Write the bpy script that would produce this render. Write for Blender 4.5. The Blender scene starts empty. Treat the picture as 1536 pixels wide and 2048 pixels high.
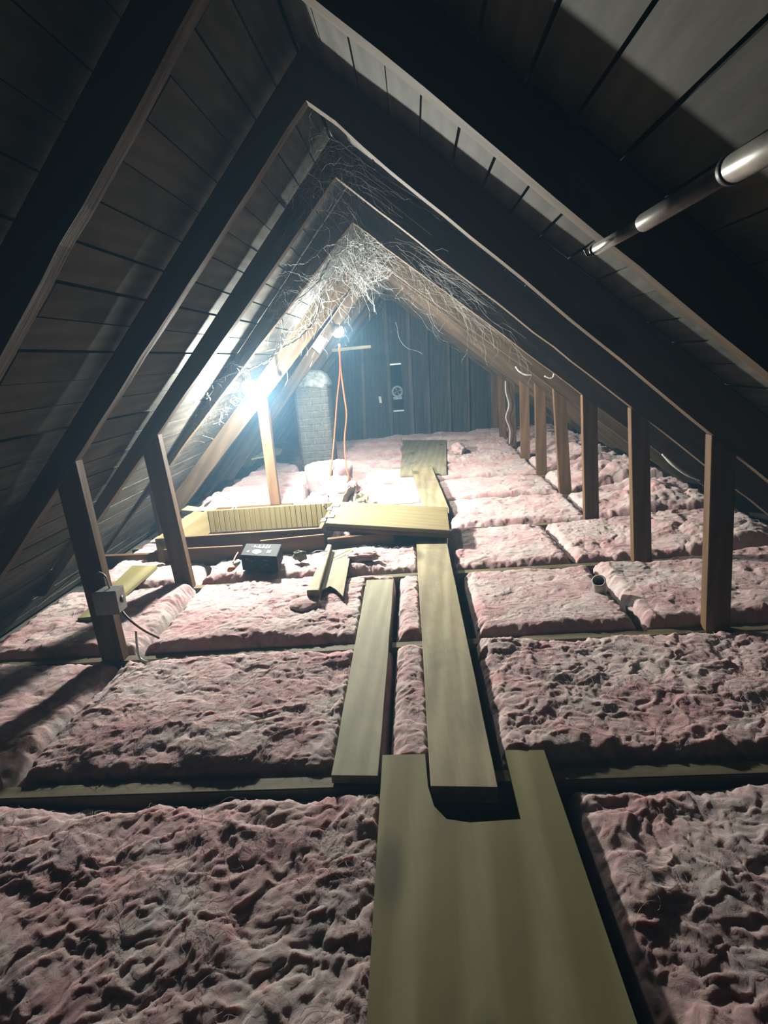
import bpy, bmesh, math, random
import numpy as np
from mathutils import Vector, Matrix, noise as mnoise
random.seed(7); rng = np.random.default_rng(11)
scene = bpy.context.scene
COL = scene.collection

# ------------------------------------------------------------------ camera
F_PX, PITCH, YAW, ROLL, CZ = 1178.1, 0.2534, -0.068, -0.0812, 0.8688
def cam_axes():
    cy, sy, cp, sp = math.cos(YAW), math.sin(YAW), math.cos(PITCH), math.sin(PITCH)
    fwd = Vector((sy*cp, cy*cp, -sp)); right = Vector((cy, -sy, 0)); up = right.cross(fwd)
    cr, sr = math.cos(ROLL), math.sin(ROLL)
    return cr*right + sr*up, -sr*right + cr*up, fwd
CR, CU, CF = cam_axes()
CP = Vector((0, 0, CZ))
cd = bpy.data.cameras.new('camera'); cam = bpy.data.objects.new('camera', cd); COL.objects.link(cam)
cd.sensor_fit = 'VERTICAL'; cd.sensor_height = 24; cd.lens = F_PX/2048*24; cd.clip_start = .02
M = Matrix.Identity(4)
for i in range(3):
    M[i][0], M[i][1], M[i][2], M[i][3] = CR[i], CU[i], -CF[i], CP[i]
cam.matrix_world = M
scene.camera = cam
def ray(px, py): return CR*((px-768)/F_PX) - CU*((py-1024)/F_PX) + CF
def atz(px, py, z): d = ray(px, py); return CP + d*((z-CZ)/d.z)
def aty(px, py, y): d = ray(px, py); return CP + d*(y/d.y)

# ------------------------------------------------------------------ world, light, exposure
BULB_STRENGTH = 5700.0
BULB_COLOR = (.98, 1.0, .92)
BULB1 = Vector((-.829, 3.0, .783)); BULB2 = Vector((-.503, 4.2, 1.079))
w = bpy.data.worlds.new('world'); scene.world = w; w.use_nodes = True
nt = w.node_tree; nt.nodes['Background'].inputs[0].default_value = (.0006, .001, .002, 1)
nt.nodes['Background'].inputs[1].default_value = 1.0
HAZE = 0.018
if HAZE > 0:
    vs = nt.nodes.new('ShaderNodeVolumeScatter'); vs.inputs['Color'].default_value = (.35, .68, 1, 1)
    vs.inputs['Density'].default_value = HAZE; vs.inputs['Anisotropy'].default_value = .35
    nt.links.new(vs.outputs[0], nt.nodes['World Output'].inputs['Volume'])
scene.view_settings.view_transform = 'Standard'; scene.view_settings.look = 'None'
scene.view_settings.gamma = 1; scene.view_settings.use_curve_mapping = False
scene.view_settings.exposure = 0.0
scene.cycles.volume_bounces = 0
scene.cycles.max_bounces = 4; scene.cycles.diffuse_bounces = 1

# ------------------------------------------------------------------ materials
ALBEDO_SCALE = .29      # surface colours scaled down together to weaken bounced light and deepen the shade
def dull(c): return tuple(x*ALBEDO_SCALE for x in c)
def nodes(name, rough=.8, spec=.25):
    m = bpy.data.materials.new(name); m.use_nodes = True
    n, l = m.node_tree.nodes, m.node_tree.links
    b = n['Principled BSDF']; b.inputs['Roughness'].default_value = rough
    b.inputs['Specular IOR Level'].default_value = spec
    return m, n, l, b
def mixc(n, l, fac, a, b, bt='MIX'):
    x = n.new('ShaderNodeMix'); x.data_type = 'RGBA'; x.blend_type = bt
    for s, v in ((0, fac), (6, a), (7, b)):
        if isinstance(v, bpy.types.NodeSocket): l.new(v, x.inputs[s])
        elif s == 0: x.inputs[s].default_value = v
        else: x.inputs[s].default_value = (*dull(v), 1)
    return x.outputs[2]
def ramp(n, l, src, stops):
    r = n.new('ShaderNodeValToRGB'); l.new(src, r.inputs[0]); e = r.color_ramp.elements
    while len(e) < len(stops): e.new(.5)
    for q, (p, c) in zip(e, stops):
        q.position = p; q.color = (*dull(c), 1) if isinstance(c, tuple) else (c, c, c, 1)
    return r.outputs[0]
def math_(n, l, op, a, b=None):
    x = n.new('ShaderNodeMath'); x.operation = op
    for i, v in enumerate((a, b)):
        if v is None: continue
        if isinstance(v, bpy.types.NodeSocket): l.new(v, x.inputs[i])
        else: x.inputs[i].default_value = v
    return x.outputs[0]
def noise_tex(n, l, vec, scale, detail=5, rough=.6, dist=0.0):
    t = n.new('ShaderNodeTexNoise'); t.inputs['Scale'].default_value = scale; t.inputs['Detail'].default_value = detail
    t.inputs['Roughness'].default_value = rough; t.inputs['Distortion'].default_value = dist
    l.new(vec, t.inputs['Vector']); return t.outputs['Fac']
def mapped(n, l, scale, island=False, vec=None):
    tc = n.new('ShaderNodeTexCoord'); mp = n.new('ShaderNodeMapping'); mp.inputs['Scale'].default_value = scale
    oi = n.new('ShaderNodeObjectInfo')
    rnd = oi.outputs['Random']
    if island:
        g = n.new('ShaderNodeNewGeometry'); rnd = g.outputs['Random Per Island']
    cx = n.new('ShaderNodeCombineXYZ')
    for i, k in enumerate((37., 11., 23.)):
        l.new(math_(n, l, 'MULTIPLY', rnd, k), cx.inputs[i])
    l.new(tc.outputs['Object'], mp.inputs['Vector']); l.new(cx.outputs[0], mp.inputs['Location'])
    return mp.outputs[0], rnd
def wood(name, light, dark, grain=1.0, stain=.35, stain_col=None, rough=.75, island=False, vary=.25, knots=True, bump=.25, spec=.2, wave=.30):
    """grain runs along local X"""
    m, n, l, b = nodes(name, rough, spec)
    v, rnd = mapped(n, l, (1.2*grain, 14*grain, 14*grain), island)
    big = noise_tex(n, l, v, 1.0, 3, .5, .6)
    wv = n.new('ShaderNodeTexWave'); wv.wave_type = 'BANDS'; wv.bands_direction = 'DIAGONAL'
    wv.inputs['Scale'].default_value = .9; wv.inputs['Distortion'].default_value = 5.5; wv.inputs['Detail'].default_value = 2
    wv.inputs['Detail Scale'].default_value = .8; l.new(v, wv.inputs['Vector'])
    v2, _ = mapped(n, l, (6*grain, 160*grain, 160*grain), island)
    fine = noise_tex(n, l, v2, 1.0, 4, .6)
    g = math_(n, l, 'ADD', math_(n, l, 'MULTIPLY', wv.outputs['Fac'], wave), math_(n, l, 'MULTIPLY', big, .5))
    g = math_(n, l, 'ADD', g, math_(n, l, 'MULTIPLY', fine, .36))
    c = ramp(n, l, g, [(.25, light), (.85, dark)])
    v3, _ = mapped(n, l, (3, 7, 7), island)
    st = noise_tex(n, l, v3, 1.3, 6, .65, .4)
    sf = ramp(n, l, st, [(.42, 0.0), (.64, 1.0)])
    sc = stain_col or tuple(x*.45 for x in dark)
    sfm = n.new('ShaderNodeMath'); sfm.operation = 'MULTIPLY'; l.new(sf, sfm.inputs[0]); sfm.inputs[1].default_value = stain
    c = mixc(n, l, sfm.outputs[0], c, sc)
    if knots:
        v4, _ = mapped(n, l, (2.2, 7, 7), island)
        vo = n.new('ShaderNodeTexVoronoi'); vo.inputs['Scale'].default_value = 1.0; l.new(v4, vo.inputs['Vector'])
        kf = ramp(n, l, vo.outputs['Distance'], [(.10, 1.0), (.22, 0.0)])
        km = math_(n, l, 'MULTIPLY', kf, .7)
        c = mixc(n, l, km, c, tuple(x*.3 for x in dark))
    hv = n.new('ShaderNodeHueSaturation'); l.new(c, hv.inputs['Color'])
    l.new(math_(n, l, 'ADD', math_(n, l, 'MULTIPLY', rnd, vary), 1-vary/2), hv.inputs['Value'])
    l.new(hv.outputs[0], b.inputs['Base Color'])
    bp = n.new('ShaderNodeBump'); bp.inputs['Strength'].default_value = bump; bp.inputs['Distance'].default_value = .003
    l.new(g, bp.inputs['Height']); l.new(bp.outputs[0], b.inputs['Normal'])
    return m
def plain(name, col, rough=.6, metal=0, spec=.4, mottled=.15, scale=20):
    m, n, l, b = nodes(name, rough, spec); b.inputs['Metallic'].default_value = metal
    tc = n.new('ShaderNodeTexCoord'); t = noise_tex(n, l, tc.outputs['Object'], scale, 5, .6)
    l.new(ramp(n, l, t, [(.3, tuple(c*(1-mottled) for c in col)), (.7, tuple(min(1, c*(1+mottled)) for c in col))]), b.inputs['Base Color'])
    return m
def emis(name, col, s):
    m = bpy.data.materials.new(name); m.use_nodes = True; n = m.node_tree.nodes; l = m.node_tree.links
    n.remove(n['Principled BSDF']); e = n.new('ShaderNodeEmission'); e.inputs[0].default_value = (*col, 1); e.inputs[1].default_value = s
    l.new(e.outputs[0], n['Material Output'].inputs[0]); return m

RAFT = wood('rafter_wood', (.40, .27, .15), (.22, .135, .075), stain=.4, vary=.3)
STUD = wood('stud_wood', (.50, .29, .13), (.29, .145, .065), stain=.3, vary=.25)
JOIST = wood('joist_wood', (.56, .47, .28), (.30, .23, .13), stain=.5, vary=.3)
PLANK = wood('plank_wood', (1.02, .88, .55), (.60, .47, .25), stain=.55, stain_col=(.34, .29, .20), vary=.12)
PLANKG = wood('grey_plank_wood', (.92, .85, .58), (.62, .54, .34), stain=.45, stain_col=(.36, .33, .23), vary=.12)
PLY = wood('plywood', (.80, .73, .37), (.46, .39, .15), grain=.5, stain=.3, vary=.05, wave=.5, stain_col=(.3, .24, .12), bump=.15)
LID = wood('lid_plywood', (.66, .54, .28), (.50, .37, .16), stain=.25, vary=.1, bump=.12, stain_col=(.36, .26, .11))
EDGE = wood('board_brown', (.48, .27, .12), (.31, .155, .07), stain=.3, vary=.2)
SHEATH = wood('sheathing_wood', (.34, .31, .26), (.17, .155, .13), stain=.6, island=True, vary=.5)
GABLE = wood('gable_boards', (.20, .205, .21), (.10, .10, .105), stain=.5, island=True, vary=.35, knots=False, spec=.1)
GSTUD = wood('gable_stud_wood', (.34, .28, .23), (.19, .15, .12), stain=.5, vary=.3)
FELT = plain('dark_felt', (.012, .011, .012), .95, spec=.05)
WHITE = plain('white_plastic', (2.3, 2.3, 2.2), .45)
METAL = plain('galvanised_metal', (1.0, 1.03, 1.06), .42, .6, mottled=.25, scale=60)
HINGE = plain('zinc_hinge', (1.5, 1.75, 1.85), .5, .3)
CHROME = plain('silver_pole_metal', (2.2, 2.1, 1.85), .35, .35, mottled=.08)
DARKM = plain('dark_ring', (.05, .045, .05), .5)
ORANGE = plain('orange_vinyl', (2.7, .30, .07), .45, mottled=.06)
BLACK = plain('black_card', (.045, .048, .055), .75, spec=.12, mottled=.4)
INK = plain('white_ink', (2.2, 2.3, 2.3), .6)
REDC = plain('orange_red_plastic', (2.6, .4, .12), .5)
CABLE = plain('grey_cable', (1.6, 1.55, 1.4), .5)
WEB = plain('dusty_web', (1.15, 1.2, 1.1), .95, spec=.05, mottled=.2, scale=30)
PAPER = plain('brown_kraft_paper', (.80, .62, .38), .85, mottled=.3)
YELLOW = plain('yellow_plastic', (2.2, 1.5, .2), .5)
BROWNCAB = plain('brown_cable', (.22, .15, .10), .6)
RUBBLE = plain('grey_green_rubble', (.40, .40, .28), .9, mottled=.4)
PLAST = plain('clear_plastic_film', (.5, .75, .75), .35, spec=.5, mottled=.6, scale=40)

def insulation():
    m, n, l, b = nodes('pink_fibreglass', 1.0, .05)
    tc = n.new('ShaderNodeTexCoord'); V = tc.outputs['Object']
    oi = n.new('ShaderNodeObjectInfo')
    a = noise_tex(n, l, V, 5.5, 6, .68, .7)
    c = ramp(n, l, a, [(.30, (1.12, .54, .56)), (.42, (1.3, .76, .76)), (.54, (1.38, 1.0, .96)), (.68, (1.4, 1.24, 1.16))])
    mp = n.new('ShaderNodeMapping'); mp.inputs['Scale'].default_value = (55, 10, 20); mp.inputs['Rotation'].default_value = (0, 0, .6)
    l.new(V, mp.inputs['Vector'])
    s = noise_tex(n, l, mp.outputs[0], 1.0, 6, .7, 1.6)
    sf = ramp(n, l, s, [(.50, 0.0), (.68, .55)])
    c = mixc(n, l, sf, c, (1.25, 1.05, 1.02))
    d = noise_tex(n, l, V, 30, 6, .7, .9)
    df = ramp(n, l, d, [(.28, .40), (.42, 0.0)])
    c = mixc(n, l, df, c, (.85, .32, .34))
    gx = noise_tex(n, l, V, 2.2, 4, .6)
    gf = ramp(n, l, gx, [(.52, 0.0), (.72, .25)])
    c = mixc(n, l, gf, c, (1.1, .96, .88))
    l.new(c, b.inputs['Base Color'])
    b1 = n.new('ShaderNodeBump'); b1.inputs['Strength'].default_value = .6; b1.inputs['Distance'].default_value = .006
    h1 = noise_tex(n, l, V, 48, 6, .72, 1.3); l.new(h1, b1.inputs['Height'])
    b2 = n.new('ShaderNodeBump'); b2.inputs['Strength'].default_value = .5; b2.inputs['Distance'].default_value = .004
    h2 = noise_tex(n, l, mp.outputs[0], 3.0, 5, .75, 1.5); l.new(h2, b2.inputs['Height']); l.new(b1.outputs[0], b2.inputs['Normal'])
    l.new(b2.outputs[0], b.inputs['Normal'])
    b.inputs['Subsurface Weight'].default_value = .6; b.inputs['Subsurface Radius'].default_value = (1, .55, .5); b.inputs['Subsurface Scale'].default_value = .02
    b.inputs['Sheen Weight'].default_value = .15; b.inputs['Sheen Roughness'].default_value = .6
    return m
INSUL = insulation()
WISP = plain('pale_glass_fibre', (2.0, 1.6, 1.55), 1.0, spec=.05)

def chimney_mat():
    m, n, l, b = nodes('old_brick', .95, .1)
    tc = n.new('ShaderNodeTexCoord')
    mp = n.new('ShaderNodeMapping'); mp.inputs['Rotation'].default_value = (math.pi/2, 0, 0); l.new(tc.outputs['Object'], mp.inputs['Vector'])
    br = n.new('ShaderNodeTexBrick'); l.new(mp.outputs[0], br.inputs['Vector'])
    br.inputs['Scale'].default_value = 1; br.inputs['Brick Width'].default_value = .15; br.inputs['Row Height'].default_value = .055
    br.inputs['Mortar Size'].default_value = .008; br.inputs['Mortar Smooth'].default_value = .4
    br.inputs['Color1'].default_value = (.13, .11, .095, 1); br.inputs['Color2'].default_value = (.09, .08, .075, 1)
    br.inputs['Mortar'].default_value = (.18, .175, .155, 1)
    t = noise_tex(n, l, tc.outputs['Object'], 11, 8, .75, .5)
    c = mixc(n, l, ramp(n, l, t, [(.34, .35), (.60, .92)]), br.outputs['Color'], (.36, .35, .30))
    t2 = noise_tex(n, l, tc.outputs['Object'], 28, 8, .8, .5)
    c = mixc(n, l, ramp(n, l, t2, [(.35, .7), (.6, 0.0)]), c, (.16, .14, .12))
    l.new(c, b.inputs['Base Color'])
    bp = n.new('ShaderNodeBump'); bp.inputs['Strength'].default_value = .7; bp.inputs['Distance'].default_value = .01
    l.new(math_(n, l, 'ADD', br.outputs['Fac'], t), bp.inputs['Height']); bp.invert = True; l.new(bp.outputs[0], b.inputs['Normal'])
    return m
BRICK = chimney_mat()

def bead_mat():
    return wood('beadboard_wood', (.64, .52, .24), (.50, .36, .13), stain=.15, vary=.05, knots=False, bump=.1, stain_col=(.38, .28, .10))
BEAD = bead_mat()

# ------------------------------------------------------------------ object helpers
def meta(o, label=None, cat=None, group=None, kind=None):
    if label: o['label'] = label
    if cat: o['category'] = cat
    if group: o['group'] = group
    if kind: o['kind'] = kind
    return o
def empty(name, loc, label, cat, group=None):
    o = bpy.data.objects.new(name, None); COL.objects.link(o); o.location = loc; o.empty_display_size = .05
    bpy.context.view_layer.update()
    return meta(o, label, cat, group)
def frame_matrix(origin, xdir, zhint):
    x = Vector(xdir).normalized(); z = Vector(zhint); z = (z - x*z.dot(x)).normalized(); y = z.cross(x)
    m = Matrix.Identity(4)
    for i in range(3): m[i][0], m[i][1], m[i][2], m[i][3] = x[i], y[i], z[i], origin[i]
    return m
def mk(name, mat, verts, faces, parent=None, origin=None, xdir=(1, 0, 0), zhint=(0, 0, 1), bevel=0, smooth=False, recalc=True):
    V = [Vector(v) for v in verts]
    if origin is None: origin = V[0]
    mw = frame_matrix(Vector(origin), xdir, zhint); inv = mw.inverted()
    me = bpy.data.meshes.new(name)
    me.from_pydata([inv @ v for v in V], [], faces); me.update()
    if bevel or recalc:
        bm = bmesh.new(); bm.from_mesh(me)
        bmesh.ops.recalc_face_normals(bm, faces=bm.faces)
        if bevel: bmesh.ops.bevel(bm, geom=list(bm.edges), offset=bevel, segments=2, affect='EDGES', clamp_overlap=True)
        bm.to_mesh(me); bm.free()
    if smooth:
        for p in me.polygons: p.use_smooth = True
    o = bpy.data.objects.new(name, me); COL.objects.link(o)
    me.materials.append(mat)
    if parent:
        o.parent = parent; o.matrix_parent_inverse = parent.matrix_world.inverted()
    o.matrix_world = mw
    if parent: o.matrix_basis = parent.matrix_world.inverted() @ mw; o.matrix_parent_inverse = Matrix.Identity(4)
    bpy.context.view_layer.update()
    return o
def prism(name, mat, poly, vec, **k):
    """poly: list of 3D points, extruded by vec"""
    n = len(poly); P = [Vector(p) for p in poly]; Q = [p+Vector(vec) for p in P]
    faces = [list(range(n)), list(range(2*n-1, n-1, -1))] + [[i, (i+1) % n, n+(i+1) % n, n+i] for i in range(n)]
    return mk(name, mat, P+Q, faces, **k)
def box(name, mat, x0, x1, y0, y1, z0, z1, **k):
    k.setdefault('bevel', .0015)
    if 'xdir' not in k:
        k['xdir'] = (1, 0, 0) if abs(x1-x0) >= max(abs(y1-y0), abs(z1-z0)) else ((0, 1, 0) if abs(y1-y0) >= abs(z1-z0) else (0, 0, 1))
        if k['xdir'] == (0, 0, 1): k['zhint'] = (0, -1, 0)
    return prism(name, mat, [(x0, y0, z0), (x1, y0, z0), (x1, y1, z0), (x0, y1, z0)], (0, 0, z1-z0), **k)
def slab(name, mat, top, thick, subdiv=0, **k):
    """board from its top outline (3D points), thickness straight down"""
    T = [Vector(p) for p in top]
    if 'xdir' not in k: k['xdir'] = (T[2]-T[1])
    k.setdefault('bevel', .002)
    return prism(name, mat, T, (0, 0, -thick), **k)
def catmull(pts, per=8):
    P = [Vector(p) for p in pts]; P = [P[0]*2-P[1]] + P + [P[-1]*2-P[-2]]
    out = []
    for i in range(1, len(P)-2):
        for j in range(per):
            t = j/per; a, b, c, d = P[i-1:i+3]
            out.append(.5*((2*b)+(c-a)*t+(2*a-5*b+4*c-d)*t*t+(3*b-a-3*c+d)*t**3))
    out.append(P[-2]); return out
def tube_geo(path, r, sides=8, cap=True):
    verts, faces = [], []
    n = len(path); rr = r if callable(r) else (lambda t: r)
    up = Vector((.31, .12, .94))
    for i, p in enumerate(path):
        d = (path[min(i+1, n-1)]-path[max(i-1, 0)])
        if d.length < 1e-9: d = Vector((0, 0, 1))
        d.normalize()
        a = d.cross(up)
        if a.length < .05: a = d.cross(Vector((1, 0, 0)))
        a.normalize(); b = d.cross(a); up = up*.5 + b.cross(d).cross(d)*0 + up*.5
        q = rr(i/(n-1))
        for s in range(sides):
            t = 2*math.pi*s/sides; verts.append(p+(a*math.cos(t)+b*math.sin(t))*q)
    for i in range(n-1):
        for s in range(sides):
            s2 = (s+1) % sides; faces.append([i*sides+s, i*sides+s2, (i+1)*sides+s2, (i+1)*sides+s])
    if cap:
        faces.append(list(range(sides))[::-1]); faces.append([(n-1)*sides+s for s in range(sides)])
    return verts, faces
def tube(name, mat, pts, r, sides=8, per=8, parent=None, smooth=True):
    path = catmull(pts, per) if per > 1 else [Vector(p) for p in pts]
    v, f = tube_geo(path, r, sides)
    return mk(name, mat, v, f, parent=parent, smooth=smooth, recalc=False)
def lathe(name, mat, prof, origin, axis=(0, 0, 1), seg=32, parent=None, smooth=True, jitter=0):
    """prof: (radius, height along axis)"""
    ax = Vector(axis).normalized(); a = ax.orthogonal().normalized(); b = ax.cross(a); O = Vector(origin)
    verts, faces = [], []
    for r, h in prof:
        for s in range(seg):
            t = 2*math.pi*s/seg; k = 1+(random.uniform(-jitter, jitter) if jitter else 0)
            verts.append(O+ax*h+(a*math.cos(t)+b*math.sin(t))*r*k)
    for i in range(len(prof)-1):
        for s in range(seg):
            s2 = (s+1) % seg; faces.append([i*seg+s, i*seg+s2, (i+1)*seg+s2, (i+1)*seg+s])
    faces.append(list(range(seg))[::-1]); faces.append([(len(prof)-1)*seg+s for s in range(seg)])
    return mk(name, mat, verts, faces, parent=parent, origin=O, smooth=smooth)

# ------------------------------------------------------------------ house geometry
YB, SP, TH = 1.6623, .61, .038
def YK(k): return YB + SP*k
XA, ZA = -.226, 1.499
SLR, SLL = .839, 1.13
OFF = .094
cR, cL = math.sqrt(1+SLR**2), math.sqrt(1+SLL**2)
# sheathing lines: z = ZA + OFF*c - slope*|x-XA|
def sheR(z): return XA + (ZA+OFF*cR - z)/SLR
def sheL(z): return XA - (ZA+OFF*1.05*cL - z)/SLL
def undR(z): return XA + (ZA-z)/SLR
def undL(z): return XA - (ZA-z)/SLL
YFRONT, YBACK = -.55, 6.60
# per-frame underside lines (apex, lower point) read at the frame's own plane
def pxz(px, py, k): p = aty(px, py, YK(k)); return (p.x, p.z)
RIGHT = {-1: (pxz(633, 0, -1), pxz(1536, 748, -1)), 0: (pxz(612, 200, 0), pxz(1424, 868, 0)), 1: (pxz(671, 354, 1), pxz(1262, 814, 1)),
         2: (pxz(708, 447, 2), pxz(1165, 789, 2)), 3: (pxz(740, 512, 3), pxz(1107, 777, 3))}
LEFT = {0: (pxz(612, 200, 0), pxz(150, 920, 0)), 1: (pxz(671, 354, 1), pxz(315, 868, 1)), 2: (pxz(590, 597, 2), pxz(437, 800, 2)),
        3: (pxz(742, 520, 3), pxz(532, 797, 3))}
def line_x(p, q, z): return p[0]+(q[0]-p[0])*(z-p[1])/(q[1]-p[1])
def uR(k, z): return line_x(*RIGHT[k], z) if k in RIGHT else undR(z)
def uL(k, z): return line_x(*LEFT[k], z) if k in LEFT else undL(z)
def apex(k):
    if k in (0, 1): return RIGHT[k][0]
    lo, hi = 1.2, 1.9
    for _ in range(40):
        m_ = (lo+hi)/2
        if uR(k, m_) > uL(k, m_): lo = m_
        else: hi = m_
    return (uR(k, lo), lo)

# floor and walls ---------------------------------------------------
meta(box('floor', plain('gypsum_ceiling_back', (.30, .28, .25), .9), -2.1, 2.1, YFRONT, YBACK, -.17, -.15, bevel=0), kind='structure')
def slope(side):
    sgn = 1 if side == 'R' else -1
    sl = SLR if side == 'R' else SLL; off = OFF if side == 'R' else OFF*1.05
    d = Vector((sgn/math.sqrt(1+sl*sl), 0, -sl/math.sqrt(1+sl*sl)))
    nrm = Vector((sgn*sl/math.sqrt(1+sl*sl), 0, 1/math.sqrt(1+sl*sl)))
    # ridge of sheathing: intersection handled by starting each slope at the common ridge point
    if side == 'R':
        a, b = ZA+OFF*cR, ZA+OFF*1.05*cL
    zr0 = ZA + OFF*cR; zl0 = ZA + OFF*1.05*cL
    # solve zr0 - SLR*(x-XA) = zl0 + SLL*(x-XA)
    dx = (zr0-zl0)/(SLR+SLL); ridge = Vector((XA+dx, 0, zr0-SLR*dx))
    verts, faces = [], []
    s = 0.004; L = 2.35
    def add(p, q, t0, t1, y0, y1, tilt):
        i = len(verts)
        for (u, t) in ((p, t0), (q, t0+tilt), (q, t1), (p, t1)):
            for y in (y0, y1):
                verts.append(ridge+d*u+nrm*t+Vector((0, y, 0)))
        for f in ((0, 2, 3, 1), (2, 4, 5, 3), (4, 6, 7, 5), (6, 0, 1, 7), (0, 6, 4, 2), (1, 3, 5, 7)): faces.append([i+j for j in f])
    while s < L:
        wd = random.choice((.082, .088, .094, .088))
        gap = random.choice((.002, .004, .006, .003, .007))
        ys = [YFRONT]; y = YFRONT
        while y < YBACK:
            y += random.choice((1.22, 1.83, 2.44)); ys.append(min(y, YBACK))
        for a_, b_ in zip(ys[:-1], ys[1:]):
            if b_-a_ > .05: add(s, min(s+wd, L), 0+random.uniform(0, .0025), .019, a_+.0015, b_-.0015, random.uniform(-.0, .002))
        s += wd+gap
    o = mk('ceiling', SHEATH, verts, faces, origin=ridge, xdir=(0, 1, 0), zhint=nrm)
    meta(o, kind='structure', label='bare roof boards of the %s slope' % ('right' if side == 'R' else 'left'))
    # felt above the boards
    p0, p1 = ridge+nrm*.021-d*.0, ridge+d*L+nrm*.021
    f_ = prism('ceiling', FELT, [p0+Vector((0, YFRONT, 0)), p1+Vector((0, YFRONT, 0)), p1+nrm*.01+Vector((0, YFRONT, 0)), p0+nrm*.01+Vector((0, YFRONT, 0))],
               (0, YBACK-YFRONT+.03, 0))
    meta(f_, kind='structure', label='dark felt above the roof boards, %s slope' % ('right' if side == 'R' else 'left'))
    return ridge
RIDGE = slope('R'); slope('L')

# gable wall: vertical boards
verts, faces = [], []
x = -1.75
while x < 1.75:
    wd = .138; x1 = x+wd
    def top(xx): return min(RIDGE.z-SLR*(xx-RIDGE.x), RIDGE.z+SLL*(xx-RIDGE.x))-.001
    zs = [max(-.14, top(x)), max(-.14, top(x1))]
    xs = [x, x1]
    if max(zs) > -.1:
        if x < RIDGE.x < x1: pts = [(x, -.15), (x1, -.15), (x1, zs[1]), (RIDGE.x, RIDGE.z-.001), (x, zs[0])]
        else: pts = [(x, -.15), (x1, -.15), (x1, zs[1]), (x, zs[0])]
        i = len(verts); m_ = len(pts); t = random.uniform(0, .002)
        for yy in (YBACK+t, YBACK+.02):
            for (a_, b_) in pts: verts.append(Vector((a_, yy, b_)))
        faces += [[i+j for j in range(m_)], [i+m_+j for j in reversed(range(m_))]] + [[i+j, i+(j+1) % m_, i+m_+(j+1) % m_, i+m_+j] for j in range(m_)]
    x = x1+.003
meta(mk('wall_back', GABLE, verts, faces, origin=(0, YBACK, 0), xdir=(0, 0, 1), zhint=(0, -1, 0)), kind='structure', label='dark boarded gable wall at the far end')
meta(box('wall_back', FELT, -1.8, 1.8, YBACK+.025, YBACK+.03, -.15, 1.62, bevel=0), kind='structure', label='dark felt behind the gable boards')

# joists --------------------------------------------------------------
JL = {-2: 'nearest the camera, under the bottom edge of the view', -1: 'under the notch of the yellow plywood', 0: 'under the first pair of full knee-wall studs',
      1: 'in front of the black box, behind the second insulation row', 2: 'beside the hatch opening', 3: 'behind the hatch box', 4: 'under the near end of the far plank',
      5: 'in front of the chimney', 6: 'behind the chimney', 7: 'last but one before the gable wall', 8: 'closest to the gable wall'}
for k in range(-2, 9):
    y = YK(k)
    if k == 8: y -= .03
    segs = [(-1.54, 1.60)] if k != 2 else [(-.44, 1.60), (-1.54, -1.31)]
    for j, (a_, b_) in enumerate(segs):
        lab = 'rough ceiling joist %s' % JL[k]
        if j: lab = 'short joist stub on the left of the hatch box'
        meta(box('floor_joist', JOIST, a_, b_, y, y+TH, -.15, 0, bevel=.002), lab, 'joist', 'ceiling joists crossing the attic')

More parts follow.
